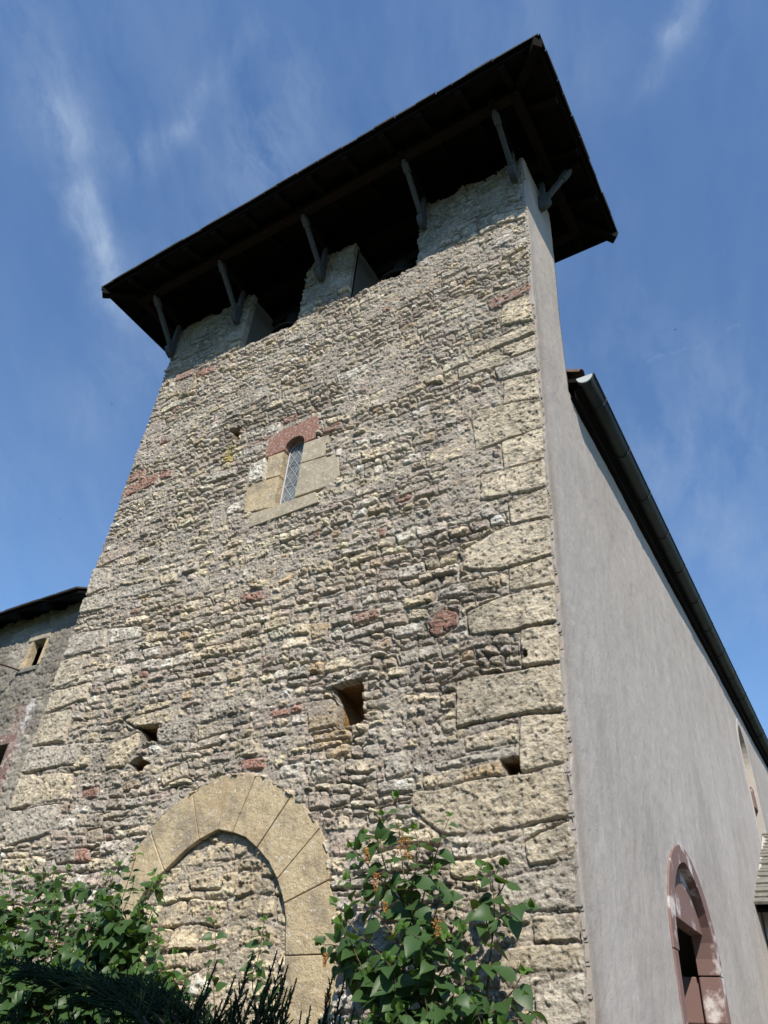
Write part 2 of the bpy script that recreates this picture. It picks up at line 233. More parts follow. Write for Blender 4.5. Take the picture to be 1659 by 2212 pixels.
# ------------------------------------------------------------------ numpy noise
_rng = np.random.default_rng(11)
_LAT = [_rng.random((256, 256)) for _ in range(12)]
def vn(x, z, s=0):
    R = _LAT[s % 12]; xi = np.floor(x).astype(np.int64); zi = np.floor(z).astype(np.int64)
    fx = x - xi; fz = z - zi; fx = fx * fx * (3 - 2 * fx); fz = fz * fz * (3 - 2 * fz)
    a = R[xi & 255, zi & 255]; b = R[(xi + 1) & 255, zi & 255]; c = R[xi & 255, (zi + 1) & 255]; d = R[(xi + 1) & 255, (zi + 1) & 255]
    return (a * (1 - fx) + b * fx) * (1 - fz) + (c * (1 - fx) + d * fx) * fz - .5
def fbm(x, z, f, o=3, s=0, g=.5):
    r = 0; a = 1
    for i in range(o):
        r = r + a * vn(x * f + 17.3 * i, z * f + 5.1 * i, s + i); f *= 2.03; a *= g
    return r
STONES=[('red',[(-0.507,8.514),(-0.441,8.587),(-0.007,8.559),(-0.014,8.423),(-0.483,8.404)]),
('cream',[(-0.341,8.411),(-0.027,8.402),(-0.003,7.935),(-0.363,8.058)]),
('red',[(-5.732,9.993),(-5.357,9.963),(-5.306,9.794),(-5.652,9.792)]),
('red',[(-5.262,9.808),(-4.86,9.775),(-4.844,9.648),(-5.191,9.653)]),
('red',[(-6.083,8.105),(-5.714,8.116),(-5.654,7.954),(-6.01,7.947)]),
('red',[(-6.043,7.859),(-5.37,7.891),(-5.394,7.739),(-6.002,7.687)]),
('red',[(-5.327,7.896),(-5.096,7.872),(-5.067,7.743),(-5.285,7.775)]),
('pink',[(-6.021,8.708),(-5.604,8.699),(-5.563,8.579),(-5.994,8.57)]),
('purple',[(-6.011,9.017),(-5.654,9.056),(-5.587,8.857),(-6.007,8.831)]),
('pink',[(-5.979,6.771),(-5.321,6.727),(-5.315,6.597),(-5.988,6.532)]),
('red',[(-1.897,4.92),(-1.635,4.908),(-1.637,4.823),(-1.873,4.816)]),
('red',[(-1.108,4.646),(-0.986,4.732),(-0.84,4.686),(-0.849,4.577),(-1.024,4.509),(-1.1,4.554)]),
('ochre',[(-2.371,4.94),(-2.168,4.919),(-2.166,4.795),(-2.332,4.781)]),
('ochre',[(-0.814,4.322),(-0.715,4.327),(-0.715,4.261),(-0.803,4.263)]),
('brown',[(-0.927,4.11),(-0.761,4.188),(-0.64,4.179),(-0.709,4.124)]),
('red',[(-2.706,4.138),(-2.343,4.146),(-2.338,4.086),(-2.664,4.065)]),
('red',[(-2.614,7.502),(-2.344,7.545),(-2.332,7.445),(-2.583,7.451)]),
('red',[(-3.275,7.977),(-3.053,7.971),(-3.055,7.879),(-3.241,7.892)]),
('red',[(-1.693,5.811),(-1.634,5.821),(-1.636,5.714),(-1.685,5.717)]),
('red',[(-1.544,6.108),(-1.359,6.133),(-1.367,6.082),(-1.523,6.07)]),
('pink',[(-5.086,4.786),(-4.838,4.793),(-4.826,4.708),(-5.035,4.711)]),
('red',[(-4.595,4.854),(-4.468,4.85),(-4.463,4.787),(-4.549,4.78)]),
('red',[(-5.083,5.711),(-4.925,5.699),(-4.914,5.649),(-5.042,5.657)]),
('grey',[(-1.438,5.293),(-1.182,5.305),(-1.16,5.172),(-1.422,5.174)]),
('white',[(-1.421,6.646),(-1.296,6.661),(-1.289,6.514),(-1.486,6.552)]),
('white',[(-2.522,8.397),(-2.083,8.363),(-2.105,8.249),(-2.466,8.242)]),
('white',[(-4.611,4.344),(-3.872,4.346),(-3.844,4.207),(-4.511,4.221)]),
('grey',[(-4.093,4.182),(-3.657,4.192),(-3.615,3.994),(-4.03,4.002)]),
('white',[(-5.333,5.508),(-4.801,5.453),(-4.781,5.298),(-5.281,5.336)]),
('grey',[(-2.123,4.272),(-1.783,4.345),(-1.672,4.324),(-1.726,4.268),(-2.043,4.247)]),
('brown',[(-2.282,4.143),(-2.03,4.146),(-1.955,4.049),(-1.948,3.901),(-2.217,3.898)]),
('ochre',[(-2.158,3.838),(-1.81,3.841),(-1.791,3.778),(-2.138,3.784)]),
('ochre',[(-2.172,3.768),(-1.87,3.759),(-1.863,3.699),(-2.15,3.709)]),
('ochre',[(-2.004,3.697),(-1.795,3.72),(-1.799,3.652),(-1.982,3.625)]),
('cream',[(-1.224,6.584),(-0.772,6.687),(-0.707,6.595),(-0.72,6.398),(-1.19,6.412)]),
('grey',[(-1.968,4.752),(-1.591,4.777),(-1.561,4.711),(-1.945,4.663)]),
('purple',[(-2.249,8.011),(-2.048,8.015),(-2.055,7.917),(-2.206,7.93)]),
('dark',[(-3.121,4.114),(-2.929,4.142),(-2.912,4.072),(-3.088,4.041)]),
('dark',[(-4.522,5.406),(-4.335,5.394),(-4.315,5.31),(-4.474,5.321)]),
('white',[(-3.863,6.771),(-3.771,6.847),(-3.636,6.819),(-3.663,6.704),(-3.83,6.672)]),
('white',[(-3.661,7.401),(-3.424,7.423),(-3.356,7.097),(-3.606,7.079)]),
('white',[(-3.502,7.973),(-3.32,7.976),(-3.302,7.825),(-3.51,7.833)]),
('yellow',[(-4.192,7.891),(-3.985,7.868),(-3.946,7.63),(-4.141,7.667)]),
('yellow',[(-4.13,7.622),(-3.919,7.599),(-3.903,7.455),(-4.098,7.413)]),
('red',[(-2.934,3.664),(-2.829,3.712),(-2.648,3.701),(-2.644,3.622),(-2.91,3.618)]),
('red',[(-4.914,3.648),(-4.703,3.661),(-4.668,3.581),(-4.874,3.576)]),
('red',[(-4.771,3.097),(-4.58,3.095),(-4.535,2.994),(-4.703,2.987)]),
('dark',[(-5.064,3.093),(-4.794,3.098),(-4.745,2.995),(-4.992,2.984)]),
('brown',[(-4.701,3.255),(-4.518,3.273),(-4.445,3.177),(-4.641,3.159)]),
('brown',[(-4.386,3.673),(-4.194,3.701),(-4.133,3.637),(-4.34,3.597)]),
('white',[(-5.154,3.373),(-4.908,3.386),(-4.906,3.29),(-5.095,3.289)]),
('pink',[(-5.222,3.27),(-4.971,3.274),(-4.951,3.2),(-5.171,3.203)]),
('cream',[(-4.158,3.217),(-3.876,3.246),(-3.854,3.186),(-4.127,3.176)]),
('cream',[(-3.87,3.726),(-3.596,3.781),(-3.541,3.649),(-3.81,3.594)]),
('white',[(-2.48,3.604),(-2.229,3.604),(-2.235,3.501),(-2.451,3.515)]),
('pink',[(-2.143,3.364),(-1.941,3.358),(-1.913,3.229),(-2.112,3.237)]),
('white',[(-3.144,2.104),(-2.955,2.178),(-2.833,2.008),(-3.074,1.996)]),
('cream',[(-3.306,2.85),(-2.954,2.851),(-2.929,2.715),(-3.252,2.719)]),
('grey',[(-1.452,3.572),(-1.283,3.596),(-1.273,3.434),(-1.431,3.408)]),
('cream',[(-1.115,3.403),(-0.785,3.423),(-0.784,3.327),(-1.104,3.325)]),
('ochre',[(-0.77,3.394),(-0.493,3.424),(-0.482,3.322),(-0.762,3.325)]),
('cream',[(-0.763,3.632),(-0.347,3.661),(-0.352,3.536),(-0.755,3.538)]),
('grey',[(-1.014,3.484),(-0.346,3.494),(-0.348,3.447),(-0.641,3.441),(-0.98,3.431)]),
('slab',[(-1.182,3.285),(-0.031,3.332),(-0.017,3.017),(-0.596,2.963),(-0.922,2.973),(-1.192,3.177)]),
('cream',[(-0.688,2.933),(-0.355,2.965),(-0.357,2.923),(-0.681,2.86)]),
('cream',[(-0.874,2.798),(-0.455,2.811),(-0.45,2.747),(-0.801,2.688),(-0.865,2.702)]),
('pink',[(-2.134,3.368),(-1.955,3.358),(-1.929,3.239),(-2.105,3.247)]),
('pink',[(-1.894,3.047),(-1.593,3.06),(-1.577,2.899),(-1.864,2.896)]),
('quoin',[(-0.351,7.203),(0.021,7.121),(0.009,6.769),(-0.374,6.821)]),
('quoin',[(-0.704,6.916),(0.009,6.76),(0.006,6.427),(-0.67,6.396)]),
('quoin',[(-0.392,6.387),(0.013,6.41),(0.006,6.051),(-0.375,6.01)]),
('quoin',[(-0.615,6.079),(0.004,6.031),(-0.0,5.731),(-0.628,5.798)]),
('quoin',[(-0.364,5.682),(0.005,5.717),(-0.001,5.418),(-0.341,5.423)]),
('quoin',[(-0.78,5.288),(-0.464,5.427),(0.004,5.404),(0.006,5.017),(-0.553,5.022),(-0.779,5.105)]),
('quoin',[(-0.372,4.994),(0.005,5.006),(0.002,4.758),(-0.373,4.779)]),
('quoin',[(-0.74,4.666),(-0.403,4.749),(0.008,4.737),(0.003,4.417),(-0.487,4.429),(-0.726,4.461)]),
('quoin',[(-0.279,4.413),(0.003,4.398),(-0.005,4.083),(-0.288,4.11)]),
('quoin',[(-0.839,4.083),(-0.001,4.074),(-0.006,3.723),(-0.835,3.728)]),
('quoin',[(-0.33,3.701),(0.004,3.694),(-0.023,3.344),(-0.339,3.336)]),
('quoin',[(-0.325,2.874),(-0.014,2.981),(-0.013,2.77),(-0.299,2.751)]),
('quoingrey',[(-0.512,2.687),(-0.017,2.726),(-0.03,2.498),(-0.503,2.52)]),
('quoin',[(-0.301,2.462),(-0.014,2.476),(-0.016,2.326),(-0.296,2.318)]),
('quoin',[(-0.509,2.288),(-0.011,2.316),(-0.018,2.181),(-0.525,2.167)]),
('quoingrey',[(-0.308,2.101),(-0.014,2.166),(-0.015,1.916),(-0.308,1.888)]),
('quoin',[(-0.438,10.203),(-0.015,10.042),(-0.005,9.829),(-0.456,10.003)]),
('quoin',[(-0.797,7.877),(-0.006,7.885),(-0.001,7.745),(-0.745,7.745)]),
('quoin',[(-0.348,7.702),(0.004,7.725),(0.007,7.476),(-0.33,7.493)]),
('quoingrey',[(-0.45,7.49),(0.006,7.46),(0.0,7.163),(-0.408,7.247)]),
('quoin',[(-0.872,7.649),(-0.462,7.641),(-0.268,7.538),(-0.344,7.444),(-0.857,7.505)]),
('quoingrey',[(-6.032,6.543),(-5.698,6.451),(-5.612,6.154),(-6.022,6.132)]),
('quoingrey',[(-6.046,6.096),(-5.446,6.06),(-5.405,5.84),(-6.003,5.861)]),
('grey',[(-5.446,6.091),(-4.957,6.066),(-4.99,5.896),(-5.4,5.918)]),
('white',[(-5.318,5.512),(-4.797,5.444),(-4.833,5.299),(-5.278,5.334)]),
('quoingrey',[(-6.021,5.568),(-5.393,5.548),(-5.333,5.294),(-6.03,5.294)]),
('quoin',[(-6.047,5.25),(-5.623,5.26),(-5.602,4.951),(-6.041,4.886)]),
('quoin',[(-6.004,4.862),(-5.367,4.858),(-5.327,4.666),(-5.999,4.611)]),
('quoin',[(-6.011,4.587),(-5.543,4.575),(-5.471,4.234),(-6.019,4.233)]),
('quoingrey',[(-6.058,4.214),(-5.188,4.166),(-5.154,3.951),(-6.02,3.926)]),
('cream',[(-5.723,3.864),(-5.172,3.85),(-5.103,3.573),(-5.665,3.566)]),
('quoin',[(-6.006,3.902),(-5.774,3.892),(-5.698,3.583),(-6.016,3.545)]),
('quoingrey',[(-6.007,3.53),(-5.187,3.525),(-5.223,3.256),(-5.868,3.176)]),
('cream',[(-4.586,4.328),(-3.876,4.372),(-3.882,4.211),(-4.402,4.226)]),
('grey',[(-4.049,4.191),(-3.629,4.189),(-3.644,3.994),(-4.047,4.019)]),
('cream',[(-4.728,4.107),(-4.335,4.158),(-4.278,4.006),(-4.412,3.838),(-4.683,3.854)]),
('grey',[(-4.923,5.122),(-4.648,5.137),(-4.659,5.019),(-4.858,5.014)]),
('cream',[(-4.888,4.595),(-4.497,4.587),(-4.484,4.498),(-4.805,4.446)]),
('white',[(-4.629,5.116),(-4.348,5.119),(-4.353,5.01),(-4.572,5.019)]),
('cream',[(-4.727,6.085),(-4.444,6.068),(-4.415,5.944),(-4.635,5.952)]),
('ochre',[(-4.121,5.2),(-3.977,5.203),(-3.977,5.135),(-4.093,5.143)])]
RB= [[(-0.758, -0.45, 1.859), (-0.844, -0.42, 2.106), (-0.902, -0.4, 2.298), (-0.992, -0.38, 2.479)], [(-0.825, -0.45, 2.058), (-0.944, -0.42, 2.496), (-1.02, -0.4, 2.771), (-1.083, -0.38, 3.125)], [(-0.902, -0.4, 2.298), (-0.841, -0.35, 2.61), (-0.792, -0.3, 2.837), (-0.722, -0.3, 2.997)], [(-0.902, -0.4, 2.298), (-0.868, -0.5, 2.53), (-0.83, -0.5, 2.737), (-0.87, -0.5, 2.877)], [(-0.992, -0.38, 2.479), (-1.132, -0.38, 2.671), (-1.179, -0.4, 2.837), (-1.179, -0.4, 3.013)], [(-0.992, -0.38, 2.479), (-1.167, -0.4, 2.613), (-1.29, -0.45, 2.747), (-1.346, -0.5, 2.795)], [(-1.07, -0.38, 2.533), (-1.249, -0.3, 2.651), (-1.338, -0.3, 2.641), (-1.415, -0.3, 2.846)], [(-0.825, -0.45, 2.058), (-1.1, -0.45, 2.195), (-1.283, -0.5, 2.337), (-1.431, -0.5, 2.469)], [(-0.828, -0.45, 2.103), (-0.981, -0.5, 2.284), (-1.157, -0.5, 2.436), (-1.366, -0.5, 2.601)], [(-0.764, -0.5, 1.965), (-1.091, -0.55, 2.065), (-1.204, -0.6, 2.222), (-1.303, -0.6, 2.346)], [(-0.764, -0.5, 1.965), (-1.055, -0.5, 2.026), (-1.336, -0.5, 2.213), (-1.512, -0.5, 2.238)], [(-0.746, -0.5, 1.881), (-1.018, -0.45, 1.964), (-1.254, -0.4, 2.105), (-1.464, -0.4, 2.152)], [(-0.828, -0.45, 2.103), (-0.733, -0.5, 2.305), (-0.651, -0.55, 2.487), (-0.686, -0.55, 2.614)], [(-0.828, -0.45, 2.103), (-0.641, -0.5, 2.234), (-0.569, -0.5, 2.373), (-0.601, -0.5, 2.471)], [(-0.764, -0.5, 1.965), (-0.612, -0.55, 2.115), (-0.503, -0.6, 2.219), (-0.475, -0.6, 2.286)], [(-0.764, -0.5, 1.965), (-0.642, -0.6, 2.065), (-0.647, -0.65, 2.168), (-0.563, -0.65, 2.257)], [(-0.47, -0.35, 1.877), (-0.449, -0.33, 2.076), (-0.446, -0.3, 2.215), (-0.419, -0.3, 2.428), (-0.424, -0.32, 2.651)], [(-0.42, -0.3, 2.38), (-0.304, -0.35, 2.417), (-0.196, -0.4, 2.453), (-0.141, -0.4, 2.428)], [(-0.439, -0.3, 2.309), (-0.526, -0.25, 2.464), (-0.556, -0.25, 2.619), (-0.517, -0.25, 2.696)], [(-0.436, -0.3, 2.478), (-0.388, -0.25, 2.561), (-0.355, -0.25, 2.636), (-0.384, -0.25, 2.69)], [(-0.456, -0.35, 1.902), (-0.317, -0.35, 2.011), (-0.261, -0.35, 2.077), (-0.232, -0.35, 2.12)], [(-0.457, -0.35, 1.877), (-0.267, -0.35, 1.908), (-0.187, -0.35, 1.952), (-0.211, -0.35, 1.993)], [(-0.716, -0.5, 1.856), (-0.634, -0.5, 1.968), (-0.565, -0.5, 2.077), (-0.552, -0.5, 2.144)], [(-0.47, -0.35, 1.877), (-0.543, -0.4, 2.002), (-0.573, -0.4, 2.111), (-0.53, -0.4, 2.202)], [(-0.831, -0.5, 1.852), (-0.87, -0.6, 1.975), (-0.878, -0.65, 2.078), (-0.943, -0.65, 2.145)], [(-0.758, -0.45, 1.859), (-0.809, -0.5, 1.986), (-0.845, -0.55, 2.068), (-0.879, -0.55, 2.136)], [(-0.602, -0.45, 1.864), (-0.632, -0.5, 1.884), (-0.663, -0.55, 1.921), (-0.708, -0.55, 1.983)]]
MS= [[(-2.24, -0.5, 1.76), (-2.344, -0.48, 2.033), (-2.421, -0.45, 2.278), (-2.506, -0.45, 2.464)], [(-1.981, -0.4, 1.82), (-2.087, -0.4, 2.046), (-2.064, -0.4, 2.202), (-2.06, -0.4, 2.406)], [(-1.749, -0.5, 1.779), (-1.807, -0.5, 1.894), (-1.868, -0.5, 2.013), (-1.953, -0.5, 2.061)]]
LH= [(-5.044, -0.469, 2.814), (-4.619, -0.622, 2.709), (-4.596, -0.535, 2.791), (-4.231, -0.652, 2.722), (-4.06, -0.663, 2.746), (-4.267, -0.383, 2.829), (-4.071, -0.357, 2.654), (-3.831, -0.769, 2.551), (-4.579, -0.48, 2.63), (-4.859, -0.467, 2.606), (-3.279, -0.848, 2.443), (-3.518, -0.585, 2.721), (-3.215, -0.768, 2.716), (-3.284, -0.588, 2.874), (-2.919, -0.67, 2.676), (-3.119, -0.425, 2.688), (-2.954, -0.667, 2.571), (-3.132, -0.784, 2.495), (-3.185, -0.612, 2.653), (-2.944, -0.721, 2.442), (-2.813, -0.686, 2.358), (-3.641, -0.382, 2.423), (-3.484, -0.729, 2.378), (-3.867, -0.646, 2.431), (-4.325, -0.501, 2.432), (-4.808, -0.366, 2.446), (-4.246, -0.783, 2.242), (-4.224, -0.586, 2.24), (-3.803, -0.709, 2.25), (-3.432, -0.789, 2.207), (-3.29, -0.707, 2.218), (-2.96, -0.811, 2.256), (-3.069, -0.547, 2.297), (-2.661, -0.75, 2.235), (-2.644, -0.572, 2.179), (-4.051, -0.818, 2.087), (-3.76, -0.789, 2.063), (-3.953, -0.399, 2.11), (-3.619, -0.418, 2.11), (-3.337, -0.458, 2.136), (-2.686, -0.833, 2.065), (-2.751, -0.568, 2.098), (-2.437, -0.663, 2.062), (-4.336, -0.501, 1.943), (-3.812, -0.604, 1.913), (-3.54, -0.543, 1.925), (-3.228, -0.525, 1.933), (-2.789, -0.643, 1.93), (-3.992, -0.642, 1.765), (-3.382, -0.802, 1.746), (-3.153, -0.691, 1.762), (-2.685, -0.814, 1.793)]
# ------------------------------------------------------------------ the rubble facade
PAL = {'cream': (.545, .475, .355), 'quoin': (.465, .415, .325), 'quoingrey': (.43, .40, .35), 'slab': (.46, .405, .31), 'white': (.63, .60, .54), 'grey': (.42, .395, .355),
       'dark': (.22, .205, .19), 'red': (.29, .15, .115), 'pink': (.43, .36, .31), 'purple': (.36, .31, .28), 'ochre': (.45, .345, .215), 'brown': (.34, .27, .19)}
MORT = np.array((.405, .362, .312))
ARCH_OUT = [(-4.13, 1.0), (-4.13, 2.3), (-4.08, 2.7), (-3.946, 3.048), (-3.829, 3.194), (-3.736, 3.334), (-3.424, 3.495), (-3.103, 3.603), (-2.841, 3.598), (-2.655, 3.555), (-2.466, 3.469), (-2.28, 3.359), (-2.096, 3.21), (-1.978, 3.082), (-1.886, 2.93), (-1.853, 2.75), (-1.78, 2.553), (-1.733, 2.269), (-1.70, 1.95), (-1.70, 1.0)]
ARCH_IN = [(-3.90, 1.0), (-3.90, 2.1), (-3.87, 2.35), (-3.80, 2.58), (-3.694, 2.743), (-3.525, 2.878), (-3.357, 3.014), (-3.222, 3.087), (-3.035, 3.153), (-2.863, 3.118), (-2.717, 3.072), (-2.579, 2.985), (-2.44, 2.876), (-2.331, 2.749), (-2.257, 2.628), (-2.196, 2.474), (-2.160, 2.27), (-2.150, 1.9), (-2.15, 1.0)]
HOLES = [[(-2.044, 4.254), (-1.85, 4.268), (-1.726, 4.273), (-1.677, 3.903), (-1.799, 3.868), (-1.94, 3.858), (-1.948, 4.047)],
         [(-4.428, 4.229), (-4.25, 4.222), (-4.076, 4.209), (-4.045, 4.12), (-4.057, 4.034), (-4.262, 4.032), (-4.3, 4.14)],
         [(-4.382, 3.862), (-4.244, 3.916), (-4.065, 3.826), (-4.169, 3.742), (-4.3, 3.79)],
         [(-0.500, 3.444), (-0.42, 3.452), (-0.337, 3.453), (-0.342, 3.334), (-0.40, 3.318), (-0.453, 3.315)],
         [(-4.22, 8.19), (-4.1, 8.19), (-3.985, 8.17), (-3.965, 7.93), (-4.075, 7.945), (-4.10, 8.08)],
         [(-0.30, 4.215), (-0.27, 4.235), (-0.235, 4.22), (-0.24, 4.18), (-0.275, 4.165)]]
WIN = [(-3.14, 6.57), (-2.852, 6.57), (-2.852, 7.42)] + [(-2.996 + .144 * math.cos(a), 7.42 + .144 * math.sin(a)) for a in [math.pi * k / 10 for k in range(1, 10)]] + [(-3.14, 7.42)]
OPEN = [(-4.45, -3.39), (-2.55, -1.48)]
SURR = [[(-3.405, 7.06), (-3.42, 7.65), (-3.27, 7.755), (-2.73, 7.77), (-2.67, 7.40), (-2.53, 7.375), (-2.48, 7.05), (-2.35, 7.03), (-2.29, 6.70), (-2.38, 6.62), (-2.57, 6.54), (-2.50, 6.42), (-3.40, 6.38), (-3.40, 6.64), (-3.56, 6.64), (-3.605, 7.02)]]
def inpoly(X, Z, poly):
    r = np.zeros(X.shape, bool); n = len(poly)
    for i in range(n):
        x0, z0 = poly[i]; x1, z1 = poly[(i + 1) % n]
        c = ((z0 > Z) != (z1 > Z)) & (X < (x1 - x0) * (Z - z0) / ((z1 - z0) if abs(z1 - z0) > 1e-9 else 1e-9) + x0)
        r ^= c
    return r
def rubble(x0, x1, z0, z1, rs, hmin=.055, hmax=.13):
    """recursive broken-course subdivision -> rectangles"""
    out = []
    def split(a, b, c, d):
        w, h = b - a, d - c
        big = rs.random()
        th = hmax * (1.5 if big < .05 else 1.0); tw = rs.uniform(1.5, 3.9) * h
        if h > th or (h > hmin * 2.3 and rs.random() < .5 and w > .3):
            if w > 3.4 * h and h < .20: 
                m = a + w * rs.uniform(.3, .7); split(a, m, c, d); split(m, b, c, d); return
            m = c + h * rs.uniform(.34, .66); split(a, b, c, m); split(a, b, m, d); return
        if w > tw and w > .16:
            m = a + w * rs.uniform(.32, .68); split(a, m, c, d); split(m, b, c, d); return
        out.append((a, b, c, d))
    z = z0
    while z < z1 - .02:
        h = min(rs.uniform(.13, .34), z1 - z)
        if z1 - z - h < .12: h = z1 - z
        x = x0
        while x < x1 - .01:
            w = min(rs.uniform(.7, 2.6), x1 - x)
            if x1 - x - w < .3: w = x1 - x
            split(x, x + w, z, z + h); x += w
        z += h
    return out
class Field:
    def __init__(s, xs, zs, seed=1):
        s.jf = int(np.searchsorted(zs, 2.6))
        s.xs, s.zs = xs, zs; s.X, s.Z = np.meshgrid(xs, zs, indexing='ij')
        s.wx = s.X + .034 * fbm(s.X, s.Z, 4.3, 3, seed) + .010 * fbm(s.X, s.Z, 33, 2, seed + 1)
        s.wz = s.Z + .060 * vn(s.X * .7, s.Z * .9, seed + 2) + .046 * fbm(s.X, s.Z, 3.1, 3, seed + 3) + .009 * fbm(s.X, s.Z, 37, 2, seed + 4)
        s.H = np.full(s.X.shape, -1.0); s.C = np.zeros(s.X.shape + (3,)); s.D = np.full(s.X.shape, -.2); s.K = np.zeros(s.X.shape); s.B = np.zeros(s.X.shape)
        s.wx = s.wx + .006 * vn(s.X * 80, s.Z * 60, seed + 8); s.wz = s.wz + .005 * vn(s.X * 60, s.Z * 85, seed + 9)
        s.lay = fbm(s.X * .55, s.Z * 1.15, 24, 4, seed + 5, .62); s.pit = fbm(s.X, s.Z, 34, 3, seed + 6, .6); s.med = fbm(s.X, s.Z, 11, 3, seed + 7)
    def stone(s, poly, col, base, tilt, edge=.022, rough=1.0, warp=1.0, rnd=.03, clear=False, joint=0):
        P = np.array(poly); mg = .09
        i0, i1 = np.searchsorted(s.xs, [P[:, 0].min() - mg, P[:, 0].max() + mg]); j0, j1 = np.searchsorted(s.zs, [P[:, 1].min() - mg, P[:, 1].max() + mg])
        if i1 - i0 < 2 or j1 - j0 < 2: return
        sl = (slice(i0, i1), slice(j0, j1))
        X = s.X[sl] + (s.wx[sl] - s.X[sl]) * warp; Z = s.Z[sl] + (s.wz[sl] - s.Z[sl]) * warp
        cen = P.mean(0); n = len(P); ar = 0
        for i in range(n): ar += P[i, 0] * P[(i + 1) % n, 1] - P[(i + 1) % n, 0] * P[i, 1]
        if ar < 0: P = P[::-1]
        e = np.full(X.shape, 1e9)
        acc = 0
        k = 1 / max(rnd, .004)
        for i in range(n):
            a = P[i]; b = P[(i + 1) % n]; t = b - a; L = np.hypot(*t)
            if L < 1e-6: continue
            nx, nz = -t[1] / L, t[0] / L
            d = (X - a[0]) * nx + (Z - a[1]) * nz
            acc = acc + np.exp(-np.clip(d * k, -30, 60))
        d = -np.log(np.maximum(acc, 1e-30)) / k * 1.0 + .3 * rnd
        if clear:
            m = d > -.022
            s.H[sl][m] = -1.0; s.D[sl][m] = np.minimum(s.D[sl][m], d[m])
            if joint: m2 = m & (d < .004); s.B[sl][m2] = joint
        prof = -np.maximum(0, 1 - d / edge) ** 2 * .017
        out = np.where(d < 0, -.03 + d * 2.2, 0)
        dx = (s.X[sl] - cen[0]); dz = (s.Z[sl] - cen[1])
        ni, nj = i1 - i0, j1 - j0; u0 = random.randrange(0, s.X.shape[0] - ni + 1); v0 = random.randrange(s.jf, max(s.jf + 1, s.X.shape[1] - nj)); so_ = (slice(u0, u0 + ni), slice(v0, v0 + nj))
        if s.lay[so_].shape != X.shape: so_ = sl
        lay, pit, med = s.lay[so_], s.pit[so_], s.med[so_]
        q = (lay * .9 + med * .8) * 5.0; fr = q - np.floor(q); terr = (np.floor(q) + np.clip((fr - .5) * 3.2 + .5, 0, 1)) / 5.0
        tex = (.008 * terr + .007 * lay + .028 * np.minimum(pit, .06) - (.05 if rough > .7 else .022) * np.clip(-pit - .24, 0, .3)) * rough
        h = base + tilt[0] * dx + tilt[1] * dz + prof + out + tex
        m = h > s.H[sl]
        s.H[sl][m] = h[m]
        cc = np.array(col) * (1 + .35 * med[..., None] + .65 * pit[..., None] + .35 * lay[..., None])
        s.C[sl][m] = cc[m]; s.K[sl][m] = 1
        s.D[sl] = np.maximum(s.D[sl], d)
    def mortar(s, level, seed=5, crev=1.0, col=MORT):
        X, Z = s.X, s.Z
        low = vn(X * .8, Z * .7, seed)
        hm = level + .009 * low + .020 * fbm(X * .7, Z, 11, 4, seed + 1, .68) + .010 * fbm(X, Z, 50, 2, seed + 3) - .06 * np.clip(-fbm(X * .8, Z, 38, 3, seed + 7, .6) - .25, 0, .3)
        cv = np.clip(fbm(X * .5, Z, 3.1, 3, seed + 4) * 3.2 + .55, 0, 1.5)
        cv = np.maximum(cv, s.B * np.clip(.75 + 2.5 * fbm(X * .6, Z, 5, 2, seed + 8), 0, 1.2))
        hm = hm - crev * cv * .050 * np.exp(-((s.D + .009) / .0075) ** 2)
        m = hm > s.H
        gr = fbm(X, Z, 60, 2, seed + 2)
        mc = np.array(col) * (1 + .35 * gr[..., None] + .35 * fbm(X, Z, 6, 3, seed + 6)[..., None])
        # stains: lime smears carried over stone faces near the joints
        sm = np.clip((hm - s.H + .009) / .009, 0, 1) * .8
        s.C = s.C * (1 - sm[..., None]) + mc * sm[..., None]
        s.H = np.maximum(s.H, hm)
    def mesh(s, name, mask, mp, matl, parent, skirt=.08):
        nx, nz = s.X.shape
        idx = np.arange(nx * nz).reshape(nx, nz)
        cm = mask
        q = np.stack([idx[:-1, :-1], idx[1:, :-1], idx[1:, 1:], idx[:-1, 1:]], -1)[cm]
        pos = mp(s.X, s.H, s.Z).reshape(-1, 3); col = s.C.reshape(-1, 3)
        # skirts round every cut edge
        pad = np.zeros((nx + 1, nz + 1), bool); pad[1:-1, 1:-1] = cm
        E = []
        I, J = np.nonzero(cm)
        for (di, dj, a, b) in ((0, -1, (0, 0), (1, 0)), (1, 0, (1, 0), (1, 1)), (0, 1, (1, 1), (0, 1)), (-1, 0, (0, 1), (0, 0))):
            nb = ~pad[I + 1 + di, J + 1 + dj]
            E.append(np.stack([idx[I[nb] + a[0], J[nb] + a[1]], idx[I[nb] + b[0], J[nb] + b[1]]], -1))
        E = np.concatenate(E)
        n0 = len(pos); eu = np.unique(E); new = -np.ones(n0, int); new[eu] = n0 + np.arange(len(eu))
        back = mp(s.X, np.full(s.X.shape, -skirt), s.Z).reshape(-1, 3)[eu]
        pos = np.concatenate([pos, back]); col = np.concatenate([col, col[eu]])
        sq = np.stack([E[:, 1], E[:, 0], new[E[:, 0]], new[E[:, 1]]], -1)
        F = np.concatenate([q, sq])
        used = np.unique(F); rm = -np.ones(len(pos), int); rm[used] = np.arange(len(used)); F = rm[F]; pos = pos[used]; col = col[used]
        me = bpy.data.meshes.new(name); me.vertices.add(len(pos)); me.vertices.foreach_set('co', pos.astype(np.float32).ravel())
        me.loops.add(F.size); me.loops.foreach_set('vertex_index', F.astype(np.int32).ravel())
        me.polygons.add(len(F)); me.polygons.foreach_set('loop_start', (np.arange(len(F)) * 4).astype(np.int32)); me.polygons.foreach_set('loop_total', np.full(len(F), 4, np.int32))
        sm = np.ones(len(F), bool); sm[len(q):] = False
        me.polygons.foreach_set('use_smooth', sm)
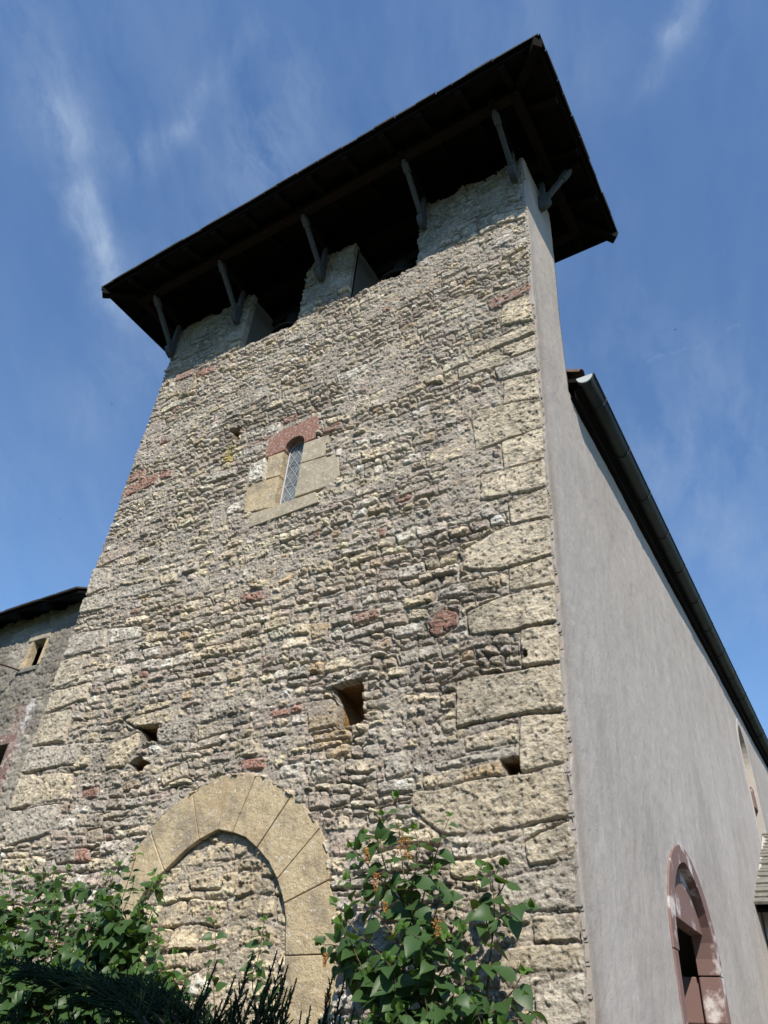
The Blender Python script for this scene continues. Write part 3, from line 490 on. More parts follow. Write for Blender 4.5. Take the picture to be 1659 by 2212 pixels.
        me.update(); me.validate()
        ca = me.color_attributes.new('Col', 'FLOAT_COLOR', 'POINT')
        ca.data.foreach_set('color', np.concatenate([np.clip(col, .02, .85), np.ones((len(col), 1))], 1).astype(np.float32).ravel())
        me.materials.append(matl)
        o = bpy.data.objects.new(name, me); COL.objects.link(o); o.parent = parent; o.matrix_parent_inverse = Matrix.Translation(-world_loc(parent))
        return o
church = tag(empty('church', (0, 0, 0)), 'rubble stone church with a roofed bell gable and a grey plastered side', 'church')
def facade():
    rs = np.random.default_rng(5)
    hh = .0068
    xs = np.arange(-6.02, .004, hh)
    zs = np.concatenate([np.arange(0, 1.5, .04), np.arange(1.5, 11.36, hh)])
    f = Field(xs, zs, 1)
    def pick(z):
        r = rs.random()
        if r < .40: c = PAL['cream']
        elif r < .62: c = (.51, .465, .39)
        elif r < .745: c = PAL['grey']
        elif r < .845: c = PAL['pink']
        elif r < .895: c = PAL['purple']
        elif r < .92: c = PAL['ochre']
        elif r < .990: c = PAL['white']
        else: c = PAL['red']
        c = np.array(c) * rs.uniform(.74, 1.24); c = c * np.array([1 + rs.uniform(-.03, .03), 1, 1 + rs.uniform(-.05, .05)])
        return c if z < 10.1 else np.array(PAL['grey'] if r < .7 else PAL['brown']) * rs.uniform(.75, 1.0)
    infill = [p for p in ARCH_IN]
    rects = rubble(-6.05, .05, -.1, 2.9, rs, .08, .18) + rubble(-6.05, .05, 2.9, 5.2, rs, .07, .16) + rubble(-6.05, .05, 5.2, 11.5, rs, .058, .14)
    for a, b, c, d in rects:
        g = rs.uniform(.005, .012); h = d - c; w = b - a
        jt = lambda s_: rs.uniform(-1, 1) * s_
        jx, jz = min(.05, .26 * w), min(.034, .34 * h)
        P = [(a + g + max(0, jt(jx)), c + g + max(0, jt(jz))), (b - g + min(0, jt(jx)), c + g + max(0, jt(jz))), (b - g + min(0, jt(jx)), d - g + min(0, jt(jz))), (a + g + max(0, jt(jx)), d - g + min(0, jt(jz)))]
        base = rs.normal(.002, .0085) + (.008 if h > .13 else 0)
        cc_ = pick(c)
        if -3.9 < (a + b) / 2 < -2.1 and c < 3.1: cc_ = np.array(PAL['cream'] if cc_[0] > .3 else PAL['white']) * rs.uniform(.9, 1.1)
        f.stone(P, cc_, base, (rs.normal(0, .05), rs.normal(0, .13)), edge=rs.uniform(.006, .018), rnd=rs.uniform(.003, .012), rough=rs.uniform(.6, 1.6))
    # the arch infill is set back
    inn = inpoly(f.X, f.Z, ARCH_IN); out = inpoly(f.X, f.Z, [(-2.93 + (x + 2.93) * .985, 2.2 + (z - 2.2) * .987) for x, z in ARCH_OUT])
    for t, P in STONES:
        if t == 'yellow': continue
        c = np.array(PAL[t]) * rs.uniform(.92, 1.08)
        big = t in ('quoin', 'quoingrey', 'slab')
        cx_, cz_ = np.mean(np.array(P), 0)
        if cz_ > 10.1: c = np.array(PAL['quoingrey']) * .85
        f.stone(P, c, rs.uniform(.012, .02) if big else (-.002 if t == 'brown' else rs.uniform(.004, .014)), (rs.normal(0, .01 if big else .03), rs.normal(0, .03 if big else .08)), edge=.014, warp=.6, rnd=.008, clear=True, rough=.62 if big else .8, joint=.8 if big else .3)
    f.H = f.H + .012 * vn(f.X * .9, f.Z * .8, 9)
    f.C *= np.array((1.15, 1.11, 1.04)); f.mortar(-.0045, 3, crev=.55, col=MORT * np.array((.95, .935, .92)))
    if 1:   # yellow lichen streak under the small hole
        y = np.exp(-((f.X + 4.06) / .085) ** 2) * np.clip((7.95 - f.Z) / .1, 0, 1) * np.clip((f.Z - 7.42) / .15, 0, 1) * np.clip(.75 + 2.4 * f.med, 0, 1)
        f.C = f.C * (1 - .85 * y[..., None]) + np.array((.46, .36, .05)) * .85 * y[..., None]
        # grey-black biological stain: soft vertical patches
        st = np.clip(fbm(f.X * 1.2, f.Z * .45, 1.6, 4, 8) * 2.4 - .25, 0, 1)[..., None]
        f.C = f.C * (1 - .30 * st)
    gp = np.clip((f.Z - 10.25 + .5 * fbm(f.X, f.Z, 2.2, 3, 4)) / .15, 0, 1)[..., None]; f.C = f.C * (1 - gp) + f.C * np.array((.74, .77, .74)) * gp   # grey-green tone of the pier heads, with eave shade painted in
    f.H[out & ~inn] = -.07
    for SP in SURR: f.H[inpoly(f.X, f.Z, SP)] = -.05
    near = np.zeros(f.X.shape)
    f.H[inn] = f.H[inn] * .9 - .052; f.C[inn] = f.C[inn] * np.array((1.14, 1.12, 1.06))
    c4 = lambda A: (A[:-1, :-1] + A[1:, 1:]) / 2
    X, Z = c4(f.X), c4(f.Z)
    top = 11.20 + .05 * np.round(vn(X * 5, X * 0 + 3.3, 4) * 3) + .02 * vn(X * 22, Z * 3, 5)
    mk = Z < top
    for a, b in OPEN:
        zb = 9.90 + .03 * np.round(vn(X * 6, X * 0 + .7, 2) * 3) + .012 * vn(X * 30, Z * 0, 6)
        ja = .02 * np.round(vn(Z * 9, X * 0 + a, 3) * 3)
        mk &= ~((Z > zb) & (X > a) & (X < b + ja))
    for h in HOLES: mk &= ~inpoly(X + .012 * vn(X * 30, Z * 30, 2), Z + .012 * vn(X * 30, Z * 30, 7), h)
    WB = [(x + (.02 if x > -3 else -.02), z + (.03 if z > 7 else -.02)) for x, z in WIN]
    mk &= ~inpoly(X, Z, WB)
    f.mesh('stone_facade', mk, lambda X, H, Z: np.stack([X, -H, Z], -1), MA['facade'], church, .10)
facade()
# bodies of masonry behind the facing
c = MB(); c.box((-5.97, .45, 0), (-.62, .93, 9.86)); c.box((-5.97, .09, 9.5), (-.03, .93, 9.87)); c.box((-.62, .45, 3.8), (-.02, .93, 9.86)); c.box((-.62, .45, 0), (-.02, .93, 3.8)); c.box((-5.99, .06, 0), (-5.9, .93, 9.86)); c.box((-.12, .08, 4.6), (-.004, .93, 9.87)); c.box((-.12, .08, 0), (-.004, .93, 3.2))
c.build('wall_core', MA['core'], church)
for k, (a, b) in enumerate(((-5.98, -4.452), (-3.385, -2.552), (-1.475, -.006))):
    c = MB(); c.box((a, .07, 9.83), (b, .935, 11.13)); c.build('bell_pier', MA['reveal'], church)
# putlog holes
for h in HOLES:
    cx_ = sum(p[0] for p in h) / len(h); cz_ = sum(p[1] for p in h) / len(h)
    b = MB(); n = len(h); big = [(cx_ + (x - cx_) * 1.12, cz_ + (z - cz_) * 1.12) for x, z in h]
    dp = .42 if len(h) != 5 or cz_ < 4 else .12
    V = []
    for k, (dy, sc) in enumerate(((.02, 1.0), (.12, .95), (.24, 1.02), (dp, .9))):
        V += [(cx_ + (x - cx_) * sc + random.uniform(-.012, .012), dy, cz_ + (z - cz_) * sc + random.uniform(-.012, .012)) for x, z in big]
    F = [(k * n + i, k * n + (i + 1) % n, (k + 1) * n + (i + 1) % n, (k + 1) * n + i) for k in range(3) for i in range(n)] + [tuple(range(3 * n, 4 * n))]
    b.add(V, F); b.build('putlog_hole', MA['pit'], church)
# ------------------------------------------------------------------ blocked doorway arch
arch = empty('doorway_arch', (-3, 0, 2.5)); arch.parent = church
JO = [(-4.13, 1.0), (-4.13, 1.9), (-4.09, 2.66), (-3.829, 3.194), (-3.424, 3.495), (-3.035, 3.600), (-2.713, 3.570), (-2.297, 3.372), (-1.985, 3.09), (-1.853, 2.72), (-1.721, 2.255), (-1.70, 1.66), (-1.70, 1.0)]
JI = [(-3.90, 1.0), (-3.90, 1.9), (-3.84, 2.47), (-3.55, 2.86), (-3.225, 3.087), (-3.035, 3.153), (-2.863, 3.118), (-2.579, 2.985), (-2.331, 2.749), (-2.235, 2.58), (-2.160, 2.245), (-2.150, 1.66), (-2.15, 1.0)]
def between(L, a, b):
    def prm(p):
        best = (9, 0)
        s = 0
        for i in range(len(L) - 1):
            A = Vector(L[i]); B = Vector(L[i + 1]); t = B - A; u = max(0, min(1, (Vector(p) - A).dot(t) / t.length_squared)); dd = (A + t * u - Vector(p)).length
            if dd < best[0]: best = (dd, i + u)
        return best[1]
    u, v = prm(a), prm(b)
    return [L[i] for i in range(int(math.floor(u)) + 1, int(math.ceil(v))) if i - u > .08 and v - i > .08]
for i in range(len(JO) - 1):
    a, b, c_, d = JO[i], JO[i + 1], JI[i + 1], JI[i]
    P = [a] + between(ARCH_OUT, a, b) + [b, c_] + between(ARCH_IN, d, c_)[::-1] + [d]
    # shave 3 mm off the joint faces
    ca = Vector(((a[0] + b[0] + c_[0] + d[0]) / 4, (a[1] + b[1] + c_[1] + d[1]) / 4))
    P2 = []
    tj = (Vector(b) + Vector(c_) - Vector(a) - Vector(d)).normalized()
    for p in P:
        v = Vector(p)
        if p in (a, d): v = v + tj * .0035
        if p in (b, c_): v = v - tj * .0035
        P2.append((v.x, v.y))
    o = MB(); yo = random.uniform(-.004, .004)
    o.prism(P2, FR, -.003 + yo, .16)
    ob = o.build('voussoir', MA['ashlar'], None, bevel=.006); ob.parent = arch; ob.matrix_parent_inverse = Matrix.Translation(-Vector((-3, 0, 2.5)))
# ------------------------------------------------------------------ lancet in the facade
def part_empty(name, parent, loc):
    e = empty(name, loc); e.parent = parent; return e
def sub(mb, name, matl, par, **k):
    o = mb.build(name, matl, None, **k); o.parent = par; o.matrix_parent_inverse = Matrix.Translation(-world_loc(par)); return o
win = part_empty('leaded_window', church, (-3, 0, 6.6))
arcpts = [(-2.996 + .144 * math.cos(a), 7.42 + .144 * math.sin(a)) for a in [math.pi * k / 12 for k in range(0, 13)]]
def ring_stone(poly, name, matl, y0=-.003, y1=.30, bev=.007):
    o = MB(); o.prism(poly, FR, y0, y1); return sub(o, name, matl, win, bevel=bev)
def concave(name, outer, inner, matl, y0, y1):
    """head stone: strip of quads between an outer and inner polyline, extruded"""
    n = len(outer); o = MB()
    V = []
    for y in (y0, y1):
        V += [FR(u, v, y) for u, v in outer] + [FR(u, v, y) for u, v in inner]
    F = []
    for i in range(n - 1):
        F.append((i, i + 1, n + i + 1, n + i)); F.append((2 * n + i, 3 * n + i, 3 * n + i + 1, 2 * n + i + 1))
        F.append((n + i, n + i + 1, 3 * n + i + 1, 3 * n + i)); F.append((i, 2 * n + i, 2 * n + i + 1, i + 1))
    F.append((0, n, 3 * n, 2 * n)); F.append((n - 1, 3 * n - 1, 4 * n - 1, 2 * n - 1))
    o.add(V, F); return sub(o, name, matl, win, bevel=.006)
inner = arcpts[::-1]
outerh = [(-3.425, 7.40), (-3.432, 7.50), (-3.437, 7.662), (-3.36, 7.71), (-3.273, 7.773), (-3.15, 7.778), (-3.0, 7.782), (-2.86, 7.786), (-2.719, 7.789), (-2.69, 7.70), (-2.66, 7.58), (-2.656, 7.50), (-2.70, 7.415)]
concave('head_stone', outerh, [(-3.14, 7.41)] + inner[1:-1] + [(-2.852, 7.41)], MA['red'], -.004, .28)
ring_stone([(-3.384, 7.395), (-3.14, 7.39), (-3.14, 7.02), (-3.34, 7.045)], 'jamb_stone', MA['ashlar'])
ring_stone([(-3.624, 7.035), (-3.14, 7.010), (-3.14, 6.568), (-3.571, 6.622)], 'jamb_stone', MA['ashlar'])
ring_stone([(-2.852, 7.40), (-2.507, 7.388), (-2.461, 7.069), (-2.852, 7.095)], 'jamb_stone', MA['ashlar_grey'])
ring_stone([(-2.852, 7.085), (-2.328, 7.045), (-2.268, 6.70), (-2.364, 6.60), (-2.852, 6.60)], 'jamb_stone', MA['ashlar_grey'])
ring_stone([(-3.40, 6.555), (-2.55, 6.56), (-2.48, 6.40), (-3.428, 6.36)], 'sill', MA['ashlar_grey'], -.018, .3)
WG = [(-3.14, 6.56)] + [(-2.852, 6.56)] + arcpts + []
g = MB(); g.prism(WG, FR, .105, .115); sub(g, 'pane', MA['glass'], win)
fr = MB(); fr.tube([FR(u, v, .098) for u, v in [(-3.132, 6.57), (-2.86, 6.57), (-2.86, 7.42)] + [(-2.996 + .136 * math.cos(a), 7.42 + .136 * math.sin(a)) for a in [math.pi * k / 8 for k in range(1, 8)]] + [(-3.132, 7.42), (-3.132, 6.57)]], .009, 6)
for z in (6.9, 7.22): fr.tube([FR(-3.13, z, .10), FR(-2.86, z, .10)], .0035, 5)
sub(fr, 'frame', MA['lead'], win)
lt = MB()
for s in (-1, 1):
    for k in range(-3, 16):
        z0 = 6.40 + k * .165
        seg = []
        for j in range(41):
            x = -3.13 + .27 * j / 40; z = z0 + s * (x + 2.996) * 1.55
            ok = 6.575 < z and (z < 7.42 or (x + 2.996) ** 2 + (z - 7.42) ** 2 < .136 ** 2)
            if ok: seg.append((x, z))
        if len(seg) > 2: lt.tube([FR(*seg[0], .100), FR(*seg[-1], .100)], .0038, 4)
sub(lt, 'lattice', MA['lead'], win)
# ------------------------------------------------------------------ bell gable roof
roof = part_empty('bell_roof', church, (-3, .3, 11.4))
HE = 11.41; X0, X1, Y0, Y1 = -6.72, .72, -1.16, 1.80; PT = math.tan(math.radians(21)); YM = (Y0 + Y1) / 2; HR = (YM - Y0)
def zr(x, y):  # height of the board underside
    return HE - .02 + PT * max(0, min(x - X0, X1 - x, y - Y0, Y1 - y))
brd = MB()
rz = HE + PT * HR
e = [(X0, Y0), (X1, Y0), (X1, Y1), (X0, Y1)]; rl, rr = (X0 + HR, YM), (X1 - HR, YM)
for off, flip in ((0, 0), (-.028, 1)):
    V = [(x, y, HE + off) for x, y in e] + [(*rl, rz + off), (*rr, rz + off)]
    F = [(0, 1, 5, 4), (1, 2, 5), (2, 3, 4, 5), (3, 0, 4)]
    brd.add(V, [f[::-1] if flip else f for f in F])
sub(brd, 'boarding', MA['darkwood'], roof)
fas = MB()
ins = .05
fas.beam((X0 + ins, Y0 + ins, HE - .035), (X1 - ins, Y0 + ins, HE - .035), .03, .07); fas.beam((X0 + ins, Y1 - ins, HE - .035), (X1 - ins, Y1 - ins, HE - .035), .03, .07)
fas.beam((X0 + ins, Y0 + ins, HE - .035), (X0 + ins, Y1 - ins, HE - .035), .03, .07); fas.beam((X1 - ins, Y0 + ins, HE - .035), (X1 - ins, Y1 - ins, HE - .035), .03, .07)
sub(fas, 'fascia', MA['darkwood'], roof)
# rafters: each one a stick of its own
def rafter(x0, y0, x1, y1, w=.085, h=.105):
    b = MB(); z0 = zr(x0, y0) - h / 2 - .022; z1 = zr(x1, y1) - h / 2 - .022
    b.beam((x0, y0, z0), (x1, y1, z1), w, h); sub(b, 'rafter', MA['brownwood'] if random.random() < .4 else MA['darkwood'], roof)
x = X0 + .62
while x < X1 - .4:
    for s, (ya, yb) in ((0, (Y0 + .06, YM)), (1, (Y1 - .06, YM))):
        lim = min(x - X0, X1 - x); yb2 = yb if lim > HR else (Y0 + lim if s == 0 else Y1 - lim)
        rafter(x, ya, x, yb2)
    x += .575 + random.uniform(-.03, .03)
for y in (Y0 + .75, YM, Y1 - .75):
    lim = min(y - Y0, Y1 - y); rafter(X1 - .06, y, X1 - lim, y); rafter(X0 + .06, y, X0 + lim, y)
for (a, b) in (((X0 + .03, Y0 + .03), rl), ((X1 - .03, Y0 + .03), rr), ((X1 - .03, Y1 - .03), rr), ((X0 + .03, Y1 - .03), rl)):
    rafter(*a, *b, .11, .13)
for yy in (-.70, 1.40):
    b = MB(); b.beam((X0 + .5, yy, zr(-3, yy) - .215), (X1 - .5, yy, zr(-3, yy) - .215), .13, .13, bev=.01); sub(b, 'purlin', MA['brownwood'], roof)
for xx in (X0 + .5, X1 - .5):
    b = MB(); b.beam((xx, -.76, zr(-3, -.7) - .22), (xx, 1.46, zr(-3, -.7) - .22), .12, .12, bev=.01); sub(b, 'purlin', MA['brownwood'], roof)
for yy in (.2, .75):
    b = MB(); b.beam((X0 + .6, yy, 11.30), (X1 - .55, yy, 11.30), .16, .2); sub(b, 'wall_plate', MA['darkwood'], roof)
# stone slates, course by course, ragged at the eaves
sl_ = MB(); TH = 1.0
def slates(p0, p1, q0, q1, rows):
    """eave line p0-p1, ridge line q0-q1"""
    p0, p1, q0, q1 = map(Vector, (p0, p1, q0, q1))
    nrm = (p1 - p0).cross(q0 - p0).normalized()
    if nrm.z < 0: nrm = -nrm
    up = ((q0 + q1) / 2 - (p0 + p1) / 2).normalized()
    for r in range(rows):
        t0 = r / rows; t1 = min(1, (r + 1.6) / rows)
        a0, a1 = p0.lerp(q0, t0), p1.lerp(q1, t0); b0, b1 = p0.lerp(q0, t1), p1.lerp(q1, t1)
        L = (a1 - a0).length; u = 0
        while u < L - .02:
            w = min(random.uniform(.18, .40), L - u)
            if L - u - w < .1: w = L - u
            s0, s1 = u / L, (u + w - .006) / L
            th = random.uniform(.012, .022) * TH; ov = random.uniform(0, .018) if r == 0 else random.uniform(-.02, .02); lift = (.010 + random.uniform(0, .006)) * TH
            A, B = a0.lerp(a1, s0) - up * ov, a0.lerp(a1, s1) - up * (ov + random.uniform(-.007, .007)); C_, D_ = b0.lerp(b1, s1), b0.lerp(b1, s0)
            lo = [A + nrm * lift, B + nrm * lift, C_ + nrm * .006, D_ + nrm * .006]; hi = [v + nrm * th for v in lo]
            sl_.add(lo + hi, [(0, 3, 2, 1), (4, 5, 6, 7), (0, 1, 5, 4), (1, 2, 6, 5), (2, 3, 7, 6), (3, 0, 4, 7)])
            u += w
E3 = [(x, y, HE) for x, y in e]; RL = (*rl, rz); RR = (*rr, rz)
slates(E3[0], E3[1], RL, RR, 9); slates(E3[2], E3[3], RR, RL, 9); slates(E3[1], E3[2], RR, RR, 9); slates(E3[3], E3[0], RL, RL, 9)
sub(sl_, 'stone_slates', MA['slate'], roof)
# braces
def brace(name, base, out, side=False):
    """base = foot on the wall, out = head under the purlin"""
    b0 = Vector(base); o0 = Vector(out); d = (o0 - b0); hd = Vector((d.x, d.y, 0)).normalized(); R = hd.cross(Vector((0, 0, 1)))
    e_ = part_empty('roof_brace', church, base)
    w = .085
    post = MB(); post.beam(b0 + hd * .05 + Vector((0, 0, -.02)), b0 + hd * .05 + Vector((0, 0, .60)), .07, .07, up=hd, bev=.008); sub(post, 'wall_post', MA['greywood'], e_)
    dg = MB(); s = b0 + hd * .10 + Vector((0, 0, .10)); dg.beam(s, o0, .062, .075, bev=.010); sub(dg, 'diagonal_strut', MA['greywood'], e_)
    hz = MB(); z = o0.z - .0; hz.beam(Vector((b0.x, b0.y, z)) - hd * .3, Vector((o0.x, o0.y, z)) + hd * .10, .085, .10, bev=.01); sub(hz, 'head_beam', MA['darkwood'], e_)
    ft = MB()   # carved pendant foot
    prof = [(.0, .17), (.125, .17), (.135, .10), (.115, .085), (.118, .06), (.15, .03), (.145, -.02), (.10, -.075), (.06, -.10), (.0, -.115)]
    ft.prism([(u, v) for u, v in prof], lambda u, v, dd: tuple(b0 + hd * u + Vector((0, 0, v)) + R * dd), -w / 2, w / 2); sub(ft, 'pendant_foot', MA['greywood'], e_, bevel=.004)
    cp = MB(); t = o0 + (b0 - o0).normalized() * .08; cp.beam(t, t + (b0 - o0).normalized() * .13, .085, .10, bev=.015); sub(cp, 'strut_cap', MA['greywood'], e_)
for x, z in ((-5.98, 10.62), (-4.62, 10.66), (-3.05, 10.69), (-1.40, 10.73), (-.10, 10.80)):
    brace('b', (x, -.02, z), (x + .03, -.70, 11.33))
brace('b', (.035, .50, 10.80), (.50, .50, 11.32)); brace('b', (-6.02, .50, 10.70), (-6.5, .50, 11.32))
# ------------------------------------------------------------------ bells
def bell(x, z, r, lab):
    root = tag(empty('church_bell', (x, .5, z)), lab, 'bell', 'bells in the gable openings')
    prof = [(.0, 0), (.30, -.02), (.42, -.08), (.47, -.25), (.52, -.55), (.62, -.85), (.78, -1.05), (1.0, -1.22), (1.0, -1.27), (.88, -1.22), (.6, -.95), (.45, -.5), (.3, -.15), (0, -.1)]
    b = MB(); n = 24; V = []; F = []
    for (pr, pz) in prof:
        for k in range(n): V.append((x + r * pr * math.cos(2 * math.pi * k / n), .5 + r * pr * math.sin(2 * math.pi * k / n), z + r * pz * 1.25))
    for i in range(len(prof) - 1):
        for k in range(n): F.append((i * n + k, (i + 1) * n + k, (i + 1) * n + (k + 1) % n, i * n + (k + 1) % n))
    b.add(V, F); b.build('bell_body', MA['bronze'], root, smooth=True)
    h = MB(); h.box((x - .44, .42, z + .0), (x + .44, .58, z + .16)); h.build('headstock', MA['darkwood'], root)
    cl = MB(); cl.tube([(x, .5, z - .1), (x + .02, .5, z - r * 1.35)], .02, 6); cl.build('clapper', MA['iron'], root)
bell(-2.0, 10.86, .36, 'dark bronze bell hanging in the right opening of the bell gable')
bell(-3.92, 10.86, .33, 'dark bronze bell hanging in the left opening of the bell gable')
# ------------------------------------------------------------------ plastered side wall (tower return and nave)
def door_curve(hw, zs, za, yc, n=9):
    """pointed arch outline, counter-clockwise from lower left"""
    rise = za - zs; r = (hw * hw + rise * rise) / (2 * hw)
    right = []; 
    amax = math.atan2(rise, r - hw) if r != hw else math.pi / 2
    for k in range(n + 1):
        a = amax * k / n; right.append((yc + hw - r + r * math.cos(a), zs + r * math.sin(a)))
    left = [(2 * yc - y, z) for y, z in right[:-1]][::-1]
    return right + left
DC, DHW, DZS, DZA = 2.98, .90, 2.58, 3.54
d_out = door_curve(DHW, DZS, DZA, DC); d_in = door_curve(DHW - .17, DZS, DZA - .15, DC)
LC, LHW = 9.42, .52
l_out = door_curve(LHW, 6.45, 7.22, LC); l_in = door_curve(LHW - .09, 6.45, 7.10, LC)
def plaster():
    ys = np.concatenate([np.array([.0, .008, .018, .03, .05, .08, .12]), np.arange(.16, 14.2, .04)]); ys = np.concatenate([np.arange(0, .1, .006), ys[ys > .1]]); zs = np.concatenate([np.arange(0, 1.4, .1), np.arange(1.4, 11.24, .02)])
    f = Field(ys, zs, 3)
    f.H = .022 + .012 * vn(f.X * .8, f.Z * .7, 1) + .008 * fbm(f.X, f.Z * .6, 3, 3, 2) + .003 * fbm(f.X, f.Z, 12, 2, 4) - .014 * np.exp(-f.X / .02) * 1
    # brownish run-off stain down the corner
    q = np.exp(-((f.X - .085 - .03 * vn(f.Z * 1.3, f.Z * 0, 5)) / .085) ** 2)[..., None] * (.6 + .6 * vn(f.Z * 2.1, f.X * 3, 6))[..., None]
    col = np.array((.415, .380, .348)) * (1 + .10 * fbm(f.X, f.Z * .4, 1.2, 3, 5)[..., None])
    warm = np.clip((f.Z - 5.0) / 5 + .5 * fbm(f.X, f.Z, .5, 2, 1), 0, 1)[..., None] * .7
    col = col * (1 - warm) + np.array((.41, .345, .28)) * warm
    crk = np.exp(-(np.abs(f.Z - 6.2 - .35 * (f.X - 3) - .25 * fbm(f.X, f.Z * 0, 2.2, 4, 3)) / .012) ** 2) * ((f.X > 2.2) & (f.X < 4.6)); crk = crk + np.exp(-(np.abs(f.X - 5.6 - .12 * fbm(f.Z, f.X * 0, 2.6, 4, 1)) / .014) ** 2) * ((f.Z > 4.4) & (f.Z < 6.6)); col = col * (1 - .22 * np.clip(crk, 0, 1)[..., None])
    pt = np.clip(fbm(f.X, f.Z, .9, 3, 7) * 9 - 2.2, 0, 1)[..., None]; col = col * (1 - pt * .10)
    col = col * (1 - .8 * np.clip(q, 0, 1)) + np.array((.25, .19, .13)) * .8 * np.clip(q, 0, 1)
    ed = np.exp(-f.X / .014)[..., None]; col = col * (1 - ed) + np.array((.27, .25, .23)) * ed
    # white lime halo round the doorway and lancet
    for (o_, w_) in ((d_out, .05), (l_out, .04)):
        cy_ = sum(p[0] for p in o_) / len(o_); dmin = np.full(f.X.shape, 9.0)
        for (a, b) in zip(o_[:-1], o_[1:]):
            for t in (0, .5): 
                dmin = np.minimum(dmin, np.hypot(f.X - (a[0] + (b[0] - a[0]) * t), f.Z - (a[1] + (b[1] - a[1]) * t)))
        h = (np.exp(-(dmin / w_) ** 2) * np.clip(.2 + 3 * f.med, 0, 1))[..., None]
        col = col * (1 - h * .6) + np.array((.66, .64, .63)) * h * .6
    f.C = col
    # ragged front lip
    c4 = lambda A: (A[:-1, :-1] + A[1:, 1:]) / 2
    X, Z = c4(f.X), c4(f.Z)
    mk = ~((X > .93) & (Z > 7.72))
    mk &= ~(X < .016 + .055 * fbm(Z * 0 + 2, Z, 4, 4, 2) + .02 * vn(Z * 0 + 5, Z * 31, 3))
    dm = [(y, z) for y, z in door_curve(DHW - .07, DZS, DZA - .07, DC)] + [(DC - DHW + .07, 0), (DC + DHW - .07, 0)]
    lm = [(y, z) for y, z in door_curve(LHW - .045, 6.45, 7.22 - .05, LC)] + [(LC - LHW + .045, 4.4), (LC + LHW - .045, 4.4)]
    mk &= ~inpoly(X, Z, dm); mk &= ~inpoly(X, Z, lm)
    f.X, f.Z = f.X, f.Z
    f.mesh('plaster_wall', mk, lambda X, H, Z: np.stack([H, X, Z], -1), MA['plaster'], church, .03)
plaster()
nc = MB(); nc.box((-5.95, .95, 0), (-1.2, 14.1, 7.7)); nc.box((-1.2, .95, 3.9), (-.02, 8.5, 7.6)); nc.box((-1.2, 10.3, 0), (-.02, 14.1, 7.6)); nc.box((-1.2, 8.5, 7.26), (-.02, 10.3, 7.6)); nc.box((-1.2, 4.2, 0), (-.02, 8.5, 3.9)); nc.box((-1.2, .95, 0), (-.02, 1.85, 3.9))
nc.build('nave_core', MA['core'], church)
# ------------------------------------------------------------------ side door
door = part_empty('side_door', church, (0, DC, 0))
def frame_piece(name, outer, inner, matl, x0, x1, par, bev=.006):
    n = len(outer); o = MB(); V = []
    for dpt in (x0, x1): V += [SD(u, v, dpt) for u, v in outer] + [SD(u, v, dpt) for u, v in inner]
    F = []
    for i in range(n - 1):
        F.append((i, n + i, n + i + 1, i + 1)); F.append((2 * n + i, 2 * n + i + 1, 3 * n + i + 1, 3 * n + i))
        F.append((n + i, 3 * n + i, 3 * n + i + 1, n + i + 1)); F.append((i, i + 1, 2 * n + i + 1, 2 * n + i))
    F.append((0, 2 * n, 3 * n, n)); F.append((n - 1, 2 * n - 1, 4 * n - 1, 3 * n - 1))
    o.add(V, F); return sub(o, name, matl, par, bevel=bev)
mid = len(d_out) // 2
for (a, b) in ((0, mid), (mid, len(d_out) - 1)):
    frame_piece('arch_stone', d_out[a:b + 1], d_in[a:b + 1], MA['pinkred'], -.034, .16, door)
def jamb(y0, y1, zs_, far):
    for z0, z1, sp in zs_:
        o = MB()
        # chamfered block: outer face then splay into the opening
        if far: P = [(y1, -.032), (y1 - .16, -.032), (y1 - .19 - sp, .16), (y1 - .12, .17), (y1 - .12, .5), (y1, .5)]
        else: P = [(y0, -.032), (y0 + .13, -.032), (y0 + .17, .05), (y0 + .19, .5), (y0, .5)]
        V = [(-dx, y, z0 + .004) for y, dx in P] + [(-dx, y, z1 - .004) for y, dx in P]; n = len(P)
        o.add(V, [tuple(range(n)), tuple(range(2 * n - 1, n - 1, -1))] + [(i, n + i, n + (i + 1) % n, (i + 1) % n) for i in range(n)])
        sub(o, 'jamb_stone', MA['pinkred'], door, bevel=.012)
jamb(DC - DHW, 0, [(0, .7, 0), (.7, 1.35, 0), (1.35, 1.95, 0), (1.95, DZS, 0)], False)
jamb(0, DC + DHW, [(0, .6, .05), (.6, 1.15, .02), (1.15, 1.72, .05), (1.72, 2.20, .05), (2.20, DZS, -.03)], True)
ty = MB()
tpoly = [p for p in door_curve(DHW - .15, DZS, DZA - .13, DC)] 
ty.prism([(DC - DHW + .15, 2.90), (DC + DHW - .15, 2.90)] + [p for p in tpoly if p[1] > 2.91], SD, .050, .17); sub(ty, 'tympanum', MA['pinkred'], door, bevel=.004)
dl = MB()
for k in range(8): dl.box((-.42, DC - .78 + k * .195, 0), (-.38, DC - .78 + k * .195 + .188, 3.2))
dl.box((-.38, DC - .78, 1.9), (-.36, DC + .78, 2.02)); dl.box((-.38, DC - .78, .6), (-.36, DC + .78, .72))
sub(dl, 'door_leaf', MA['door'], door, bevel=.004)
